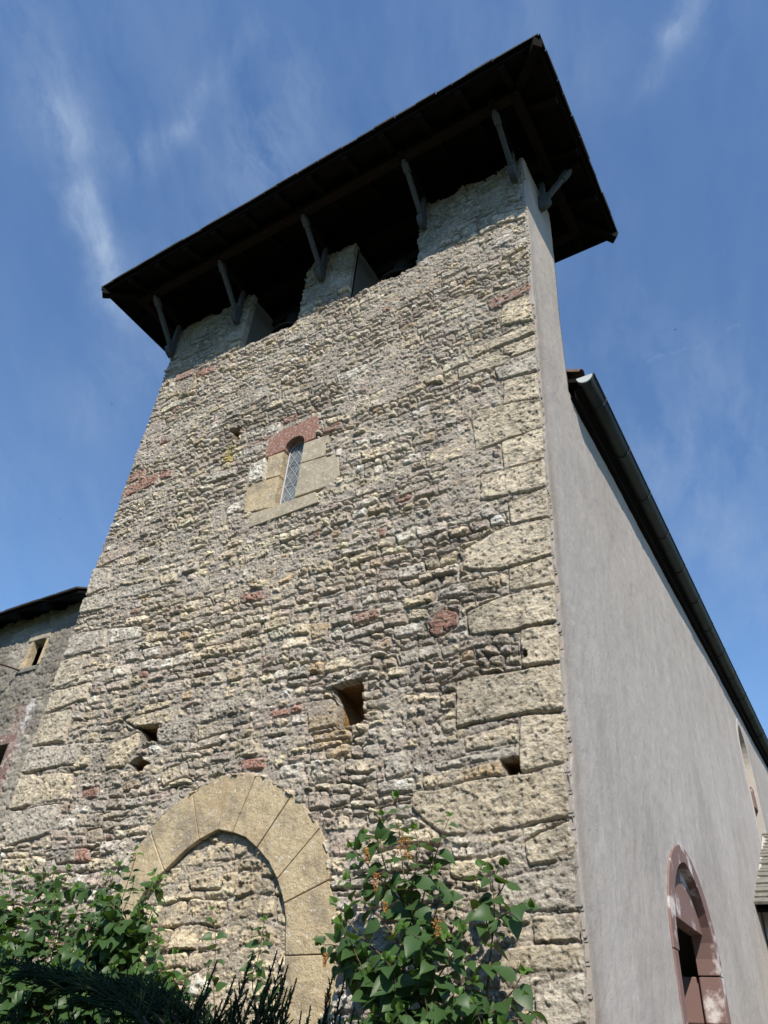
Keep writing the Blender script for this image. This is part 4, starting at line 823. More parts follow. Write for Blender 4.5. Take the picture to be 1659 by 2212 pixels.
# ------------------------------------------------------------------ side lancet
lw = part_empty('lancet_window', church, (0, LC, 6))
ll = [(LC - LHW, 4.3)] + l_out[::-1] + [(LC + LHW, 4.3)]; li = [(LC - LHW + .09, 4.3)] + l_in[::-1] + [(LC + LHW - .09, 4.3)]
frame_piece('stone_frame', ll[::-1], li[::-1], MA['plaster2'], -.026, .14, lw)
rv = [(LC - LHW + .09, 4.3)] + l_in[::-1] + [(LC + LHW - .09, 4.3)]; rv2 = [(LC + (y - LC) * .55, 4.3 + (z - 4.3) * .93) for y, z in rv]
o = MB(); n = len(rv); V = [SD(u, v, .13) for u, v in rv] + [SD(u, v, .45) for u, v in rv2]
o.add(V, [(i, i + 1, n + i + 1, n + i) for i in range(n - 1)]); sub(o, 'splayed_reveal', MA['jambcream'], lw)
o = MB(); o.prism(rv2[::-1], SD, .44, .46); sub(o, 'pane', MA['darkglass'], lw)
o = MB(); zq = 6.1
for z0, z1 in ((5.72, 6.08),): o.prism([(LC + .18, z0), (LC + LHW - .06, z0), (LC + LHW - .06, z1), (LC + .20, z1)], SD, .02, .40)
sub(o, 'jamb_stone', MA['pinkred'], lw, bevel=.01)
for z in (5.0, 5.7, 6.4):
    o = MB(); o.tube([SD(LC - .26, z, .43), SD(LC + .26, z, .43)], .012, 5); sub(o, 'window_bar', MA['lead'], lw)
# ------------------------------------------------------------------ nave roof, tiles and gutter
nr = part_empty('nave_roof', church, (-3, 7, 7.7))
def zE(y): return 7.86 - .026 * (y - .94)
def xE(y): return .305 - .007 * (y - .94)
rb = MB(); V = []
ysn = [.95 + k * (13.2 / 12) for k in range(13)]
for y in ysn: V += [(xE(y) - .12, y, zE(y) + .02), (-3.0, y, 9.35), (-6.2, y, 7.8), (xE(y) - .12, y, zE(y) - .03), (-3.0, y, 9.28), (-6.2, y, 7.74)]
F = []
for i in range(12):
    a, b = i * 6, i * 6 + 6
    F += [(a, a + 1, b + 1, b), (a + 1, a + 2, b + 2, b + 1), (a + 3, b + 3, b + 4, a + 4), (a + 4, b + 4, b + 5, a + 5), (a, b, b + 3, a + 3)]
F += [(0, 3, 4, 1), (1, 4, 5, 2)]
rb.add(V, F); sub(rb, 'roof_boarding', MA['darkwood'], nr)
so_ = MB()   # sloping soffit and wall-top moulding
for i in range(12):
    y0, y1 = ysn[i], ysn[i + 1]
    so_.add([(.0, y0, zE(y0) - .16), (.0, y1, zE(y1) - .16), (xE(y1) - .13, y1, zE(y1) - .04), (xE(y0) - .13, y0, zE(y0) - .04)], [(0, 1, 2, 3)])
    so_.add([(.075, y0, zE(y0) - .19), (.075, y1, zE(y1) - .19), (.075, y1, zE(y1) - .09), (.075, y0, zE(y0) - .09), (.0, y0, zE(y0) - .21), (.0, y1, zE(y1) - .21)], [(0, 1, 2, 3), (4, 5, 1, 0)])
sub(so_, 'soffit', MA['darkwood'], nr)
tl = MB(); y = 1.0
def half_tube(p, q, r, n, up=1, th=.012):
    p = Vector(p); q = Vector(q); d = (q - p).normalized(); R_ = Vector((0, 1, 0)); U = R_.cross(d); U = U if U.z > 0 else -U
    V = []
    for c in (p, q):
        for rr_ in (r, r - th):
            for k in range(n + 1):
                a = math.pi * k / n; V.append(c + R_ * (rr_ * math.cos(a)) + U * (up * rr_ * math.sin(a)))
    m_ = n + 1; F = []
    for k in range(n):
        F += [(k, k + 1, 2 * m_ + k + 1, 2 * m_ + k), (m_ + k, 3 * m_ + k, 3 * m_ + k + 1, m_ + k + 1), (k, m_ + k, m_ + k + 1, k + 1), (2 * m_ + k, 2 * m_ + k + 1, 3 * m_ + k + 1, 3 * m_ + k)]
    for k in (0, n): F.append((k, 2 * m_ + k, 3 * m_ + k, m_ + k))
    return V, F
while y < 14:
    z = zE(y); x = xE(y)
    s = (9.42 - z) / (-3.0 - x)
    for j in range(9):
        xa = x - .15 - j * .40 + random.uniform(-.015, .015); xb = xa - .46
        tl.add(*half_tube((xa, y, z + .055 + s * (xa - x)), (xb, y, z + .06 + s * (xb - x)), .085, 6)); tl.add(*half_tube((xa - .05, y + .105, z + .085 + s * (xa - x)), (xb, y + .105, z + .085 + s * (xb - x)), .08, 5, up=-1))
    y += .21
sub(tl, 'roof_tiles', MA['tile'], nr)
gut = part_empty('gutter', church, (.3, 1, 7.8))
gm = MB(); V = []; n = 12; gl = [.93 + k * .825 for k in range(17)]; R0 = .098
def gsec(y, r, k): a = math.pi + math.pi * k / n; return (xE(y) - R0 + r * math.cos(a), y, zE(y) + .03 + r * math.sin(a) * 1.05)
for y in gl:
    V += [gsec(y, R0, k) for k in range(n + 1)] + [gsec(y, R0 - .006, k) for k in range(n + 1)]
m_ = n + 1; F = []
for i in range(len(gl) - 1):
    a, b = i * 2 * m_, (i + 1) * 2 * m_
    for k in range(n): F += [(a + k, b + k, b + k + 1, a + k + 1), (a + m_ + k, a + m_ + k + 1, b + m_ + k + 1, b + m_ + k)]
for k in range(n): F.append((k, k + 1, m_ + k + 1, m_ + k))
gm.add(V, F)
gm.tube([(xE(y) + .004, y, zE(y) + .03) for y in gl], .011, 6)
sub(gm, 'channel', MA['zinc'], gut, smooth=True)
ge = MB(); ge.prism([(xE(.935) - R0 + (R0 - .008) * math.cos(math.pi + math.pi * k / n), zE(.935) + .03 + (R0 - .008) * math.sin(math.pi + math.pi * k / n)) for k in range(n + 1)], lambda u, v, d: (u, d, v), .925, .932); sub(ge, 'end_cap', MA['zincin'], gut)
y = 1.35
while y < 14:
    b = MB(); b.tube([gsec(y, R0 + .007, k) for k in range(n + 1)] + [(xE(y) + .012, y, zE(y) + .06)], .0075, 5); b.tube([gsec(y, R0 + .006, 0), (xE(y) - .26, y, zE(y) + .045)], .008, 5)
    sub(b, 'bracket', MA['zinc'], gut); y += .9
# ------------------------------------------------------------------ annex with stone-slate roof
ax = tag(empty('side_chapel', (2, 8, 0)), 'low annex with a rough stone slate roof against the plastered wall', 'building')
b = MB(); b.box((.04, 7.25, 0), (4.5, 11.5, 3.95)); b.build('wall', MA['plaster2'] if 'plaster2' in MA else MA['core'], ax)
TH = 2.6; sl_ = MB(); slates((.0, 6.87, 3.72), (4.8, 6.87, 3.72), (.0, 9.6, 5.25), (4.8, 9.6, 5.25), 19); TH = 1.0; sl_.build('roof_slates', MA['lauze'], ax)
b = MB(); b.add([(.03, 6.93, 3.70), (4.7, 6.93, 3.70), (4.7, 9.6, 5.20), (.03, 9.6, 5.20), (.03, 6.93, 3.66), (4.7, 6.93, 3.66), (4.7, 9.6, 5.10), (.03, 9.6, 5.10)], [(0, 1, 2, 3), (7, 6, 5, 4), (0, 4, 5, 1)]); b.build('roof_boarding', MA['darkwood'], ax)
b = MB(); b.add([(.025, 8.0, 4.35), (.09, 7.98, 4.36), (.11, 9.2, 5.08), (.025, 9.2, 5.16)], [(0, 1, 2, 3)]); b.tube([(.03, 6.95, 3.79), (.03, 7.6, 4.16), (.03, 8.3, 4.57), (.03, 9.5, 5.22)], [.018, .03, .03, .03], 7); b.build('mortar_fillet', MA['zincin'] if False else MA['plaster3'], ax)
# ------------------------------------------------------------------ neighbouring house on the left
hs = tag(empty('neighbouring_house', (-8, 2, 0)), 'lower grey rendered house joined to the left edge of the church', 'house')
def house():
    xs = np.arange(-11.5, -5.98, .03); xs = np.concatenate([np.arange(-11.5, -8.3, .1), np.arange(-8.3, -5.975, .012)]); zs = np.concatenate([np.arange(0, 2.5, .1), np.arange(2.5, 6.32, .012)])
    f = Field(xs, zs, 6)
    rs = np.random.default_rng(9)
    for a, b, c, d in rubble(-8.6, -5.9, 2.4, 6.35, rs, .07, .16):
        col = np.array([(.42, .37, .28), (.36, .33, .28), (.33, .29, .26)][rs.integers(3)]) * rs.uniform(.85, 1.1)
        f.stone([(a + .012, c + .012), (b - .012, c + .012), (b - .012, d - .012), (a + .012, d - .012)], col, rs.normal(-.012, .011), (rs.normal(0, .05), rs.normal(0, .1)), rnd=.02)
    f.mortar(.006, 2, crev=.35, col=(.285, .262, .222))
    d = np.clip(fbm(f.X, f.Z, 1.4, 3, 4) * 2 + .3, 0, 1)[..., None]; f.C = f.C * (1 - .35 * d)
    # lime-washed and reddened surround of the window at the left edge
    w = (np.exp(-((f.X + 6.58 - (f.Z - 4.3) * .02) / .09) ** 2) * np.clip((4.95 - f.Z) / .1, 0, 1) * np.clip((f.Z - 4.35 + 1.6 * f.med) / .12, 0, 1))[..., None]
    f.C = f.C * (1 - w * .85) + np.array((.58, .56, .55)) * w * .85
    w = (np.exp(-((f.X + 6.60) / .08) ** 2) * np.clip((4.5 - f.Z + 1.8 * f.med) / .15, 0, 1) * np.clip((f.Z - 3.55) / .1, 0, 1))[..., None]
    f.C = f.C * (1 - w * .85) + np.array((.29, .19, .16)) * w * .8
    w = (np.exp(-((f.X + 6.72) / .08) ** 2) * np.clip((4.95 - f.Z) / .1, 0, 1) * np.clip((f.Z - 4.3) / .1, 0, 1))[..., None]
    f.C = f.C * (1 - w * .7) + np.array((.33, .24, .20)) * w * .6
    c4 = lambda A: (A[:-1, :-1] + A[1:, 1:]) / 2
    X, Z = c4(f.X), c4(f.Z)
    mk = ~((X > -7.0) & (X < -6.73) & (Z > 5.40) & (Z < 5.77)) & ~((X > -7.75) & (X < -6.69) & (Z > 3.5) & (Z < 4.40)) & (Z < 6.20)
    f.mesh('rendered_wall', mk, lambda X, H, Z: np.stack([X, .15 - H, Z], -1), MA['housewall'], hs, .08)
house()
b = MB(); b.box((-11.5, .62, 0), (-6.02, 8, 6.15)); b.box((-11.5, .24, 5.85), (-6.02, .62, 6.15)); b.box((-11.5, .24, 0), (-7.8, .62, 5.85)); b.box((-6.6, .24, 0), (-6.02, .62, 5.85)); b.build('wall_core', MA['void'], hs)
wn = part_empty('slit_window', hs, (-6.9, .15, 5.6))
b = MB(); b.box((-7.10, .128, 5.775), (-6.68, .30, 5.90)); sub(b, 'lintel', MA['ashlar_grey'], wn, bevel=.01)
b = MB(); b.prism([(-7.10, 5.40), (-6.99, 5.39), (-6.985, 5.77), (-7.04, 5.77)], FR, .132, .23); sub(b, 'jamb_stone', MA['ashlar'], wn, bevel=.008)
b = MB(); b.prism([(-6.745, 5.40), (-6.70, 5.40), (-6.69, 5.77), (-6.735, 5.77)], FR, .134, .40); sub(b, 'jamb_stone', MA['ashlar'], wn, bevel=.008)
b = MB(); b.box((-7.12, .125, 5.33), (-6.72, .4, 5.392)); sub(b, 'sill', MA['lauze'], wn, bevel=.01)
w2 = part_empty('red_framed_window', hs, (-7.3, .15, 4.1))
b = MB(); b.box((-6.72, .142, 3.5), (-6.60, .45, 4.40)); sub(b, 'jamb_stone', MA['pinkred'], w2, bevel=.01)
b = MB(); b.box((-7.75, .142, 4.40), (-6.62, .45, 4.53)); sub(b, 'lintel', MA['pinkred'], w2, bevel=.01)
b = MB(); b.box((-7.8, .44, 3.4), (-6.65, .46, 4.5)); sub(b, 'pane', MA['darkglass'], w2)
b = MB(); b.tube([(-7.03, .16, 5.37), (-7.12, -.04, 5.38), (-7.22, -.28, 5.36)], .011, 6); b.tube([(-7.22, -.28, 5.36), (-7.225, -.285, 5.41)], .010, 6)
b.build('iron_rod', MA['iron'], hs)
hr = part_empty('eave_roof', hs, (-8, 0, 6.2))
sl_ = MB(); slates((-11.5, -.13, 6.17), (-6.03, -.13, 6.17), (-11.5, 2.9, 7.7), (-6.03, 2.9, 7.7), 12); sub(sl_, 'roof_slates', MA['slate'], hr)
b = MB(); b.add([(-11.5, -.10, 6.16), (-6.03, -.10, 6.16), (-6.03, 2.9, 7.66), (-11.5, 2.9, 7.66), (-11.5, -.10, 6.13), (-6.03, -.10, 6.13), (-6.03, 2.9, 7.6), (-11.5, 2.9, 7.6)], [(0, 1, 2, 3), (7, 6, 5, 4), (0, 4, 5, 1), (1, 5, 6, 2)]); sub(b, 'roof_boarding', MA['darkwood'], hr)
for k in range(10):
    x = -6.62 - k * .62; b = MB(); b.beam((x, -.06, 6.10), (x, .6, 6.43), .07, .09); sub(b, 'rafter', MA['darkwood'], hr)
# ------------------------------------------------------------------ ground
def sheet(name, pts, z, matl):
    o = mesh(name, [(x, y, z) for x, y in pts], [tuple(range(len(pts)))], matl); tag(o, kind='structure'); return o
sheet('ground', [(-250, -250), (250, -250), (250, 250), (-250, 250)], 0, MA['grass'])
def sky_block_hill():  # unseen ring of high ground, added to block low sky light
    V = []; F = []; n = 72; R_ = (26, 32, 40, 60, 120); Hh = (0, 3.5, 8.5, 13, 16)
    for k in range(n):
        a = 2 * math.pi * k / n; s_ = max(0.0, min(1.0, .62 - 1.1 * math.sin(a)))
        for r, h in zip(R_, Hh): V.append((r * math.cos(a), 2 + r * math.sin(a), -.15 + h * s_ * (1 + .25 * math.sin(a * 5) * math.cos(a * 3 + r * .02)) + random.uniform(-.2, .2)))
    m_ = len(R_)
    for k in range(n):
        for i in range(m_ - 1): F.append((k * m_ + i, k * m_ + i + 1, ((k + 1) % n) * m_ + i + 1, ((k + 1) % n) * m_ + i))
    o = mesh('sky_block_hill', V, F, MA['grass'], None, True); tag(o, kind='structure')
sky_block_hill()
sheet('path', [(.6, -30), (3.2, -30), (3.0, -4), (2.6, 7), (.3, 7), (.3, 0), (.5, -4)], .004, MA['path'])
# ------------------------------------------------------------------ birds
def bird(loc, s, lab, yaw, roll):
    root = tag(empty('bird', loc), lab, 'bird', 'birds far up in the sky')
    Rm_ = Matrix.Rotation(yaw, 3, 'Z') @ Matrix.Rotation(roll, 3, 'Y')
    def T(v): return tuple(Vector(loc) + Rm_ @ (Vector(v) * s))
    b = MB(); b.tube([T((0, .5, 0)), T((0, .38, .01)), T((0, .1, 0)), T((0, -.25, 0)), T((0, -.5, .02))], [.01 * s, .07 * s, .10 * s, .05 * s, .01 * s], 8); b.build('bird_body', MA['bird'], root, smooth=True)
    for sd in (-1, 1):
        w = MB(); V = [T((sd * .05, .15, .03)), T((sd * .45, .22, .12)), T((sd * 1.0, -.15, .02)), T((sd * .5, .02, .10)), T((sd * .05, -.12, .03))]
        V2 = [tuple(Vector(v) - Vector((0, 0, .02 * s))) for v in V]
        w.add(V + V2, [(0, 1, 2, 3, 4), (9, 8, 7, 6, 5)] + [(i, 5 + i, 5 + (i + 1) % 5, (i + 1) % 5) for i in range(5)]); w.build('wing', MA['bird'], root)
    t = MB(); V = [T((0, -.35, .01)), T((-.12, -.7, .01)), T((0, -.58, .01)), T((.12, -.7, .01))]; V2 = [tuple(Vector(v) - Vector((0, 0, .01))) for v in V]
    t.add(V + V2, [(0, 1, 2, 3), (7, 6, 5, 4), (0, 4, 5, 1), (3, 7, 4, 0)]); t.build('tail', MA['bird'], root)
CP = Vector((1.625, -4.832, 1.6))
def far(p, d): v = Vector(p) - CP; return CP + v.normalized() * d
bird(far((-80, 40, 79.9), 60), .13, 'tiny dark bird gliding in the blue left of the belfry', .4, .3)
bird(far((-1.6, 40, 52.2), 55), .16, 'tiny dark bird with raised wings in the blue right of the tower', 1.2, -.5)
bird(far((-81.2, 40, 58.7), 80), .13, 'tiny faint bird low in the sky left of the tower', 2.0, .2)
# ------------------------------------------------------------------ lilac
def leaf(mb, base, d, up, L, fold=.35, droop=.5):
    d = Vector(d).normalized(); up = Vector(up); r = d.cross(up)
    if r.length < 1e-3: r = d.cross(Vector((1, 0, 0)))
    r.normalize(); n = r.cross(d)
    prof = ((0, .0), (.05, .26), (.16, .42), (.30, .46), (.46, .41), (.62, .31), (.78, .18), (.90, .07), (1.0, 0))
    base = Vector(base); mid = []; lf = []; rt = []; curl = random.uniform(-.25, .25)
    for t, w in prof:
        c = base + d * (L * t * (1 - .12 * droop * t)) - n * (L * droop * .42 * t * t) + r * (L * curl * t * t * .5); back = -.07 * L if t in (.05,) else (-.02 * L if t == .16 else 0)
        mid.append(base + d * (L * max(t, .02)) if t <= .05 else c)
        wv = w * L * .88
        lf.append(c + r * wv * .96 + n * (wv * fold) + d * back); rt.append(c - r * wv * .96 + n * (wv * fold * .8) + d * back)
    nm = len(mid); V = mid + lf[1:-1] + rt[1:-1]; k = nm - 2
    F = [(0, 1, nm), (0, nm + k, 1)]
    for i in range(1, nm - 2):
        F += [(i, i + 1, nm + i, nm + i - 1), (i, nm + k + i - 1, nm + k + i, i + 1)]
    F += [(nm - 2, nm - 1, nm + k - 1), (nm - 1, nm - 2, nm + 2 * k - 1)]
    mb.add(V, F)
def spline(pts, n):
    pts = [Vector(p) for p in pts]; out = []
    P = [pts[0] * 2 - pts[1]] + pts + [pts[-1] * 2 - pts[-2]]
    for i in range(1, len(P) - 2):
        for k in range(n):
            t = k / n; a, b, c, d = P[i - 1], P[i], P[i + 1], P[i + 2]
            out.append(.5 * ((2 * b) + (c - a) * t + (2 * a - 5 * b + 4 * c - d) * t * t + (3 * b - a - 3 * c + d) * t ** 3))
    out.append(pts[-1]); return out
def shoot(leaves, young, stems, pts, r0=.006, r1=.0018, step=.042, L=.085, bare=.0, dens=1.0):
    P = spline(pts, 8); n = len(P)
    stems.tube(P, [r0 + (r1 - r0) * i / (n - 1) for i in range(n)], 6)
    tot = sum((P[i + 1] - P[i]).length for i in range(n - 1)); acc = 0; nxt = bare * tot; ang = random.uniform(0, 3.14)
    for i in range(n - 1):
        s = (P[i + 1] - P[i]); l = s.length
        while nxt < acc + l:
            t = (nxt - acc) / max(l, 1e-6); p = P[i].lerp(P[i + 1], t); ax = s.normalized(); frac = nxt / tot
            u = ax.cross(Vector((1, .2, .1))).normalized(); v = ax.cross(u)
            for k in (0, 1):
                if random.random() > dens: continue
                a = ang + math.pi * k + random.uniform(-.3, .3)
                o = (u * math.cos(a) + v * math.sin(a))
                out = (o * 1.0 + ax * (.25 + .5 * frac) + Vector((.10, -.32, -.10))).normalized()
                pet = p + out * random.uniform(.012, .026)
                lm = L * random.uniform(.72, 1.12) * (1 if frac < .75 else (1.25 - frac) * 1.9)
                dd = (out + Vector((random.uniform(-.25, .25), random.uniform(-.2, .2), -random.uniform(.15, .75)))).normalized()
                upv = (Vector((.25, -.5, .75)) + Vector((random.uniform(-.5, .5), random.uniform(-.4, .4), random.uniform(-.3, .3)))).normalized()
                tgt = young if (frac > .96 and young is not None) else leaves
                stems.tube([p, pet], .0011, 3); leaf(tgt, pet, dd, upv, lm, random.uniform(.1, .5), random.uniform(.1, 1.0))
            ang += math.pi / 2 + random.uniform(-.3, .3); nxt += step * random.uniform(.8, 1.25)
        acc += l
    # terminal pair
    for k in (0, 1, 2, 3):
        a = random.uniform(0, 6.28); leaf(young if young is not None else leaves, P[-1], Vector((math.cos(a) * .7, math.sin(a) * .7, .8)), Vector((0, -1, .3)), L * random.uniform(.25, .45), .3, .3)
def cluster(root, p, s, lean=(0, 0, 1)):
    """withered panicle of small brown capsules"""
    b = MB(); p = Vector(p); ln = Vector(lean).normalized()
    b.tube([p, p + ln * s * 2.2], .0015, 4)
    for i in range(int(70)):
        t = random.random(); a = random.uniform(0, 6.28); r = s * .62 * (1 - .65 * t) * random.uniform(.25, 1)
        c = p + ln * (s * 2.3 * t) + Vector((math.cos(a) * r, math.sin(a) * r, random.uniform(-.004, .004)))
        q = random.uniform(.0028, .0052); dv = Vector((random.uniform(-1, 1), random.uniform(-1, 1), random.uniform(-.4, 1))).normalized() * q * 1.6
        b.tube([c - dv, c, c + dv], [q * .25, q, q * .2], 5)
    b.build('flower_cluster', MA['flower'], root)
def bush(name, lab, cat, grp, shoots, trunks, flowers=(), loc=(0, 0, 0), L=.085, step=.042, dens=1.0, young=True, extra=None):
    root = tag(empty(name, loc), lab, cat, grp)
    lv, yg, st = MB(), MB(), MB()
    for t in trunks: st.tube(spline(t[0], 6), [t[1] + (t[2] - t[1]) * i / (6 * (len(t[0]) - 1)) for i in range(6 * (len(t[0]) - 1) + 1)], 8)
    rq = random.Random(len(shoots) * 7 + int(loc[0] * 10))
    for t in (trunks if L > .1 else []):       # leafy side shoots down the lower stems
        P = spline(t[0], 6)
        for p in P:
            if .25 < p.z < 1.75:
                for _ in range(3):
                    q = p + Vector((rq.uniform(-.26, .26), rq.uniform(-.3, .12), rq.uniform(.08, .24)))
                    shoots = shoots + [([tuple(p), tuple(p.lerp(q, .5) + Vector((0, 0, .03))), tuple(q)], .0035, .15)]
    for s in shoots: shoot(lv, yg if young else None, st, s[0], s[1], .0016, step, L, s[2], dens)
    lv.build('foliage', MA['leaf'], root, smooth=True); st.build('stems', MA['stem'], root, smooth=True)
    if yg.V: yg.build('young_leaves', MA['leafnew'], root)
    for f in flowers: cluster(root, *f)
    return root
tr = [([(-.55, -.5, 0), (-.60, -.48, .9), (-.70, -.46, 1.6), (-.758, -.45, 1.86)], .022, .012),
      ([(-.758, -.45, 1.859), (-.844, -.42, 2.106), (-.902, -.4, 2.298), (-.992, -.38, 2.479)], .012, .006),
      ([(-.42, -.4, 0), (-.40, -.36, 1.0), (-.44, -.35, 1.7), (-.46, -.34, 1.9)], .018, .011),
      ([(-.55, -.5, 0), (-.75, -.5, .9), (-.9, -.52, 1.5), (-.95, -.52, 1.85)], .014, .007)]
SH = [(RB[0], .012, .75)] + [(s, .006, .12) for s in RB[1:16]] + [(RB[16], .011, .35)] + [(s, .005, .1) for s in RB[17:]]
rs_ = random.Random(4)
for k in range(8):   # inner filler shoots
    t = rs_.choice(RB[1:16]); i = rs_.choice((1, 2)); p = Vector(t[i]); q = p + Vector((rs_.uniform(-.12, .12), rs_.uniform(-.18, .10), rs_.uniform(.02, .15)))
    SH.append(([tuple(p), tuple(p.lerp(q, .5) + Vector((0, 0, .015))), tuple(q)], .003, .1))
for k in range(14):
    p = Vector((rs_.uniform(-1.2, -.3), rs_.uniform(-.62, -.35), rs_.uniform(1.55, 1.95))); q = p + Vector((rs_.uniform(-.14, .14), rs_.uniform(-.1, .05), rs_.uniform(.15, .3)))
    SH.append(([tuple(p), tuple(p.lerp(q, .5)), tuple(q)], .003, .0))
bush('lilac_bush', 'tall lilac bush with withered brown flower heads right of the blocked arch', 'bush', 'lilac bushes along the church front', SH, tr,
     flowers=[((-.84, -.62, 2.66), .056, (0, 0, 1)), ((-.92, -.60, 2.70), .050, (.3, 0, 1)), ((-1.13, -.62, 2.66), .040, (-.1, 0, 1)), ((-1.05, -.62, 2.60), .044, (0, 0, -1)), ((-.60, -.68, 2.33), .054, (.2, -.1, -.8)), ((-1.40, -.58, 2.18), .03, (0, 0, -1)), ((-1.35, -.58, 1.98), .03, (-.2, 0, -1)), ((-.50, -.42, 1.93), .03, (0, 0, -1)), ((-1.02, -.55, 2.45), .026, (0, 0, -1))], loc=(-.6, -.5, 0), L=.135, step=.094)
bush('lilac_shoot', 'single thin lilac shoot with small sparse leaves inside the blocked archway', 'shoot', 'lilac shoots in front of the blocked archway', [(MS[0], .004, .08)], [([(-2.3, -.6, 0), (-2.38, -.55, 1), MS[0][0]], .008, .004)], loc=(-2.3, -.6, 0), L=.085, step=.085)
bush('lilac_shoot', 'leafy dark lilac shoot rising at the right inside of the blocked archway', 'shoot', 'lilac shoots in front of the blocked archway', [(MS[1], .004, .45), (MS[2], .004, .1)], [([(-1.95, -.5, 0), (-2.0, -.45, 1), MS[1][0]], .008, .004)], loc=(-1.95, -.5, 0), L=.09, step=.045)
rs_ = random.Random(8)
LB = {0: [], 1: [], 2: [], 3: []}
for t in LH:
    k = min(3, max(0, int((t[0] + 5.4) / .62))); LB[k].append(t)
labs = ['dense green lilac bush at the left edge of the picture below the grey house', 'dense green lilac bush second from the left along the church front', 'third lilac bush from the left, just left of the arch', 'lilac bush with a tall shoot overlapping the left side of the blocked arch']
for k in range(4):
    tips = LB[k]; bx = sum(t[0] for t in tips) / len(tips); S_ = []; T_ = []
    bases = [(bx + rs_.uniform(-.25, .25), -.7 + rs_.uniform(-.1, .15), 0) for _ in range(5)]
    for b0 in bases: T_.append(([b0, (b0[0] + rs_.uniform(-.1, .1), b0[1], .7), (b0[0] + rs_.uniform(-.15, .15), b0[1] + rs_.uniform(-.1, .1), 1.35)], .013, .008))
    for t in tips:
        m = T_[rs_.randrange(5)][0][2]; v = Vector(t); mm = Vector(m)
        q = mm.lerp(v, .5) + Vector((rs_.uniform(-.06, .06), rs_.uniform(-.06, .06), 0))
        S_.append(([tuple(mm), tuple(q), tuple(v - Vector((rs_.uniform(-.03, .03), 0, .12))), tuple(v)], .005, .30))
        for _ in range(2):
            p = q.lerp(v, rs_.uniform(.1, .9)); e_ = p + Vector((rs_.uniform(-.17, .17), rs_.uniform(-.22, .15), rs_.uniform(.0, .12)))
            if e_.z > v.z - .05: e_.z = v.z - .05
            S_.append(([tuple(p), tuple(p.lerp(e_, .5) + Vector((0, 0, .02))), tuple(e_)], .003, .1))
    bush('lilac_bush', labs[k], 'bush', 'lilac bushes along the church front', S_, T_, loc=(bx, -.7, 0), L=.118, step=.062)
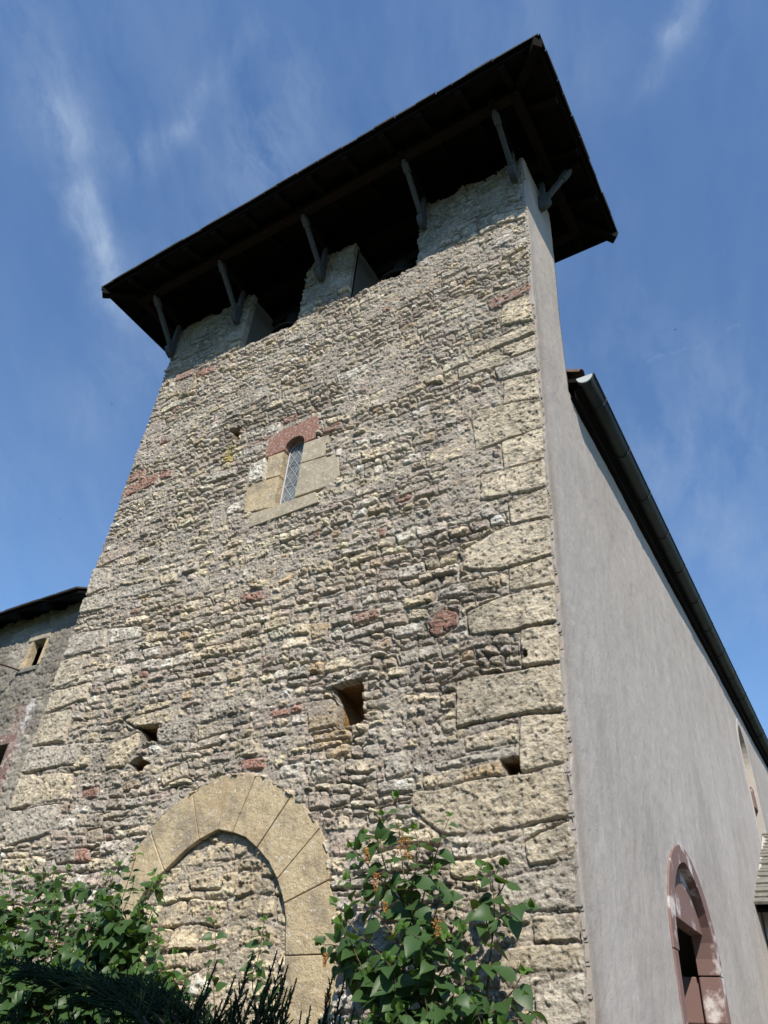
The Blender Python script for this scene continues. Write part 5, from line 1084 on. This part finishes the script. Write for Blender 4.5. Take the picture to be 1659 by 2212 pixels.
# ------------------------------------------------------------------ conifer in the near foreground
def conifer():
    root = tag(empty('conifer_shrub', (.1, -3.3, 0)), 'dark shaded conifer with spiky sprays along the bottom edge', 'shrub')
    rc = random.Random(12); fol = MB(); st = MB()
    def twig(p, d, L, nn):
        p = Vector(p); d = Vector(d).normalized(); q = p + d * L
        u = d.cross(Vector((.3, .5, .8))).normalized(); v = d.cross(u)
        st.tube([p, q], .0012, 3)
        for i in range(nn):
            t = (i + .5) / nn; c = p + d * (L * t); a = i * 2.4 + rc.uniform(-.4, .4); o = u * math.cos(a) + v * math.sin(a)
            nl = rc.uniform(.007, .011) * (1.15 - .5 * t); tip = c + (d * .75 + o * .65).normalized() * nl; w = d.cross(o).normalized() * .0013
            fol.add([c - w, c + w, tip + w * .3, tip - w * .3], [(0, 1, 2, 3)]); fol.add([c - o * .0010, c + d * .003, tip, tip - d * .001], [(0, 1, 2, 3)])
        fol.tube([p + d * L * .1, q, q + d * .006], [.0022, .0018, .0003], 4)
    def spray(pts, L0=.06, gap=.011, flat=None, nn=9):
        P = spline(pts, 8); st.tube(P, [.0045 * (1 - i / len(P)) + .0012 for i in range(len(P))], 5)
        tot = sum((P[i + 1] - P[i]).length for i in range(len(P) - 1)); acc = 0; nxt = .01; k = 0
        for i in range(len(P) - 1):
            s = P[i + 1] - P[i]; l = s.length
            while nxt < acc + l:
                p = P[i].lerp(P[i + 1], (nxt - acc) / l); ax = s.normalized(); fr_ = nxt / tot
                sd = (Vector((1, .6, 0)) if flat is None else Vector(flat)).cross(ax)
                if sd.length < 1e-3: sd = Vector((0, 0, 1))
                sd.normalize(); sg = 1 if k % 2 else -1
                o = (sd * sg + ax.cross(sd) * rc.uniform(-.8, .8)).normalized()
                ln = L0 * (.35 + .9 * math.sin(math.pi * min(1, .15 + .85 * fr_))) * rc.uniform(.7, 1.15)
                d = (ax * .9 + o * .75).normalized(); twig(p, d, ln, nn)
                if ln > .04:
                    for _ in range(2):
                        pp = p + d * ln * rc.uniform(.3, .8); twig(pp, (d + Vector((rc.uniform(-.6, .6), rc.uniform(-.6, .6), rc.uniform(-.5, .5)))).normalized(), ln * .5, nn - 3)
                k += 1; nxt += gap
            acc += l
        twig(P[-1], (P[-1] - P[-2]), .035, nn)
    T = Vector((.05, -3.35, 0))
    st.tube([T, T + Vector((0, 0, .9)), T + Vector((.02, .02, 1.45))], [.035, .025, .012], 8)
    # drooping bough to the left
    for dy in (-.10, -.05, 0, .05, .1, .18):
        spray([(.20, -3.25 + dy, 1.50), (.05, -3.2 + dy, 1.67 - abs(dy) * .1), (-.22, -3.18 + dy, 1.735), (-.48, -3.15 + dy, 1.765 + .02 * dy), (-.66, -3.12 + dy, 1.80)], .07, .008, (0, 0, 1))
    for k in range(44):
        x = rc.uniform(-.75, -.05); y = -3.2 + rc.uniform(-.25, .3)
        spray([(x * .4, y, 1.35), (x * .8, y, 1.52), (x, y + .02, 1.62 + rc.uniform(-.02, .07))], .055, .010)
    ups = [(-.03, 1.735), (.03, 1.725), (.09, 1.72), (.14, 1.74), (.19, 1.765), (.235, 1.745), (.27, 1.76), (.31, 1.785), (.35, 1.75), (.40, 1.73), (.44, 1.765), (.36, 1.785), (.17, 1.71), (.25, 1.71), (.06, 1.70), (.47, 1.72)]
    for x, z in ups:
        for _ in range(2):
            y = -3.22 + rc.uniform(-.10, .16); xx = x + rc.uniform(-.02, .02)
            spray([(.15 + (xx - .15) * .4, y, 1.42), (xx - .03, y, z - .16), (xx, y + .01, z - rc.uniform(0, .03))], .042, .010)
    for k in range(60):
        x = rc.uniform(-.15, .82); y = -3.2 + rc.uniform(-.2, .25)
        spray([(x * .5 + .1, y, 1.35), (x, y, 1.55), (x + rc.uniform(-.03, .03), y, 1.63 + rc.uniform(-.03, .055) - max(0, x - .5) * .1)], .05, .010)
    for k in range(110):     # lower skirts of the shrub, down to the ground
        a = rc.uniform(0, 6.283); z = rc.uniform(.15, 1.35); r = (.30 + .42 * math.sin(math.pi * min(1, (1.5 - z) / 1.7 + .1))) * rc.uniform(.75, 1.1)
        o = Vector((math.cos(a), math.sin(a) * .8, 0)); b0 = T + Vector((0, 0, z))
        spray([tuple(b0), tuple(b0 + o * r * .55 + Vector((0, 0, .06))), tuple(b0 + o * r + Vector((0, 0, .10)))], .10, .022, None, 8)
    fol.build('foliage', MA['conifer'], root); st.build('stems', MA['bark'], root)
conifer()
# ------------------------------------------------------------------ unseen tree, added behind the viewer to shade the conifer
def shade_tree():
    root = tag(empty('added_shade_tree', (2.6, -7.2, 0)), 'unseen leafy tree added behind the viewer to shade the conifer', 'tree')
    rc = random.Random(3); st = MB(); lv = MB()
    st.tube([(2.9, -7.6, 0), (2.85, -7.5, 1.5), (2.6, -7.2, 3.0)], [.2, .16, .12], 10)
    for k in range(60):
        a = rc.uniform(0, 6.28); r = rc.uniform(.2, 1.0) ** .6; c = Vector((1.9 + 1.45 * r * math.cos(a), -6.15 + 1.1 * r * math.sin(a), 4.55 + rc.uniform(-.8, .9)))
        if k % 4 == 0: st.tube([(2.6, -7.2, 3.0), tuple(Vector((2.6, -7.2, 3.0)).lerp(c, .5) + Vector((0, 0, .2))), tuple(c)], [.06, .03, .01], 5)
        for j in range(90):
            o = Vector((rc.gauss(0, .2), rc.gauss(0, .2), rc.gauss(0, .17))); d = Vector((rc.uniform(-1, 1), rc.uniform(-1, 1), rc.uniform(-.8, .3)))
            leaf(lv, c + o, d, (rc.uniform(-.5, .5), rc.uniform(-.5, .5), 1), rc.uniform(.08, .13), .2, .4)
    st.build('trunk', MA['bark'], root); lv.build('crown', MA['treeleaf'], root)
shade_tree()
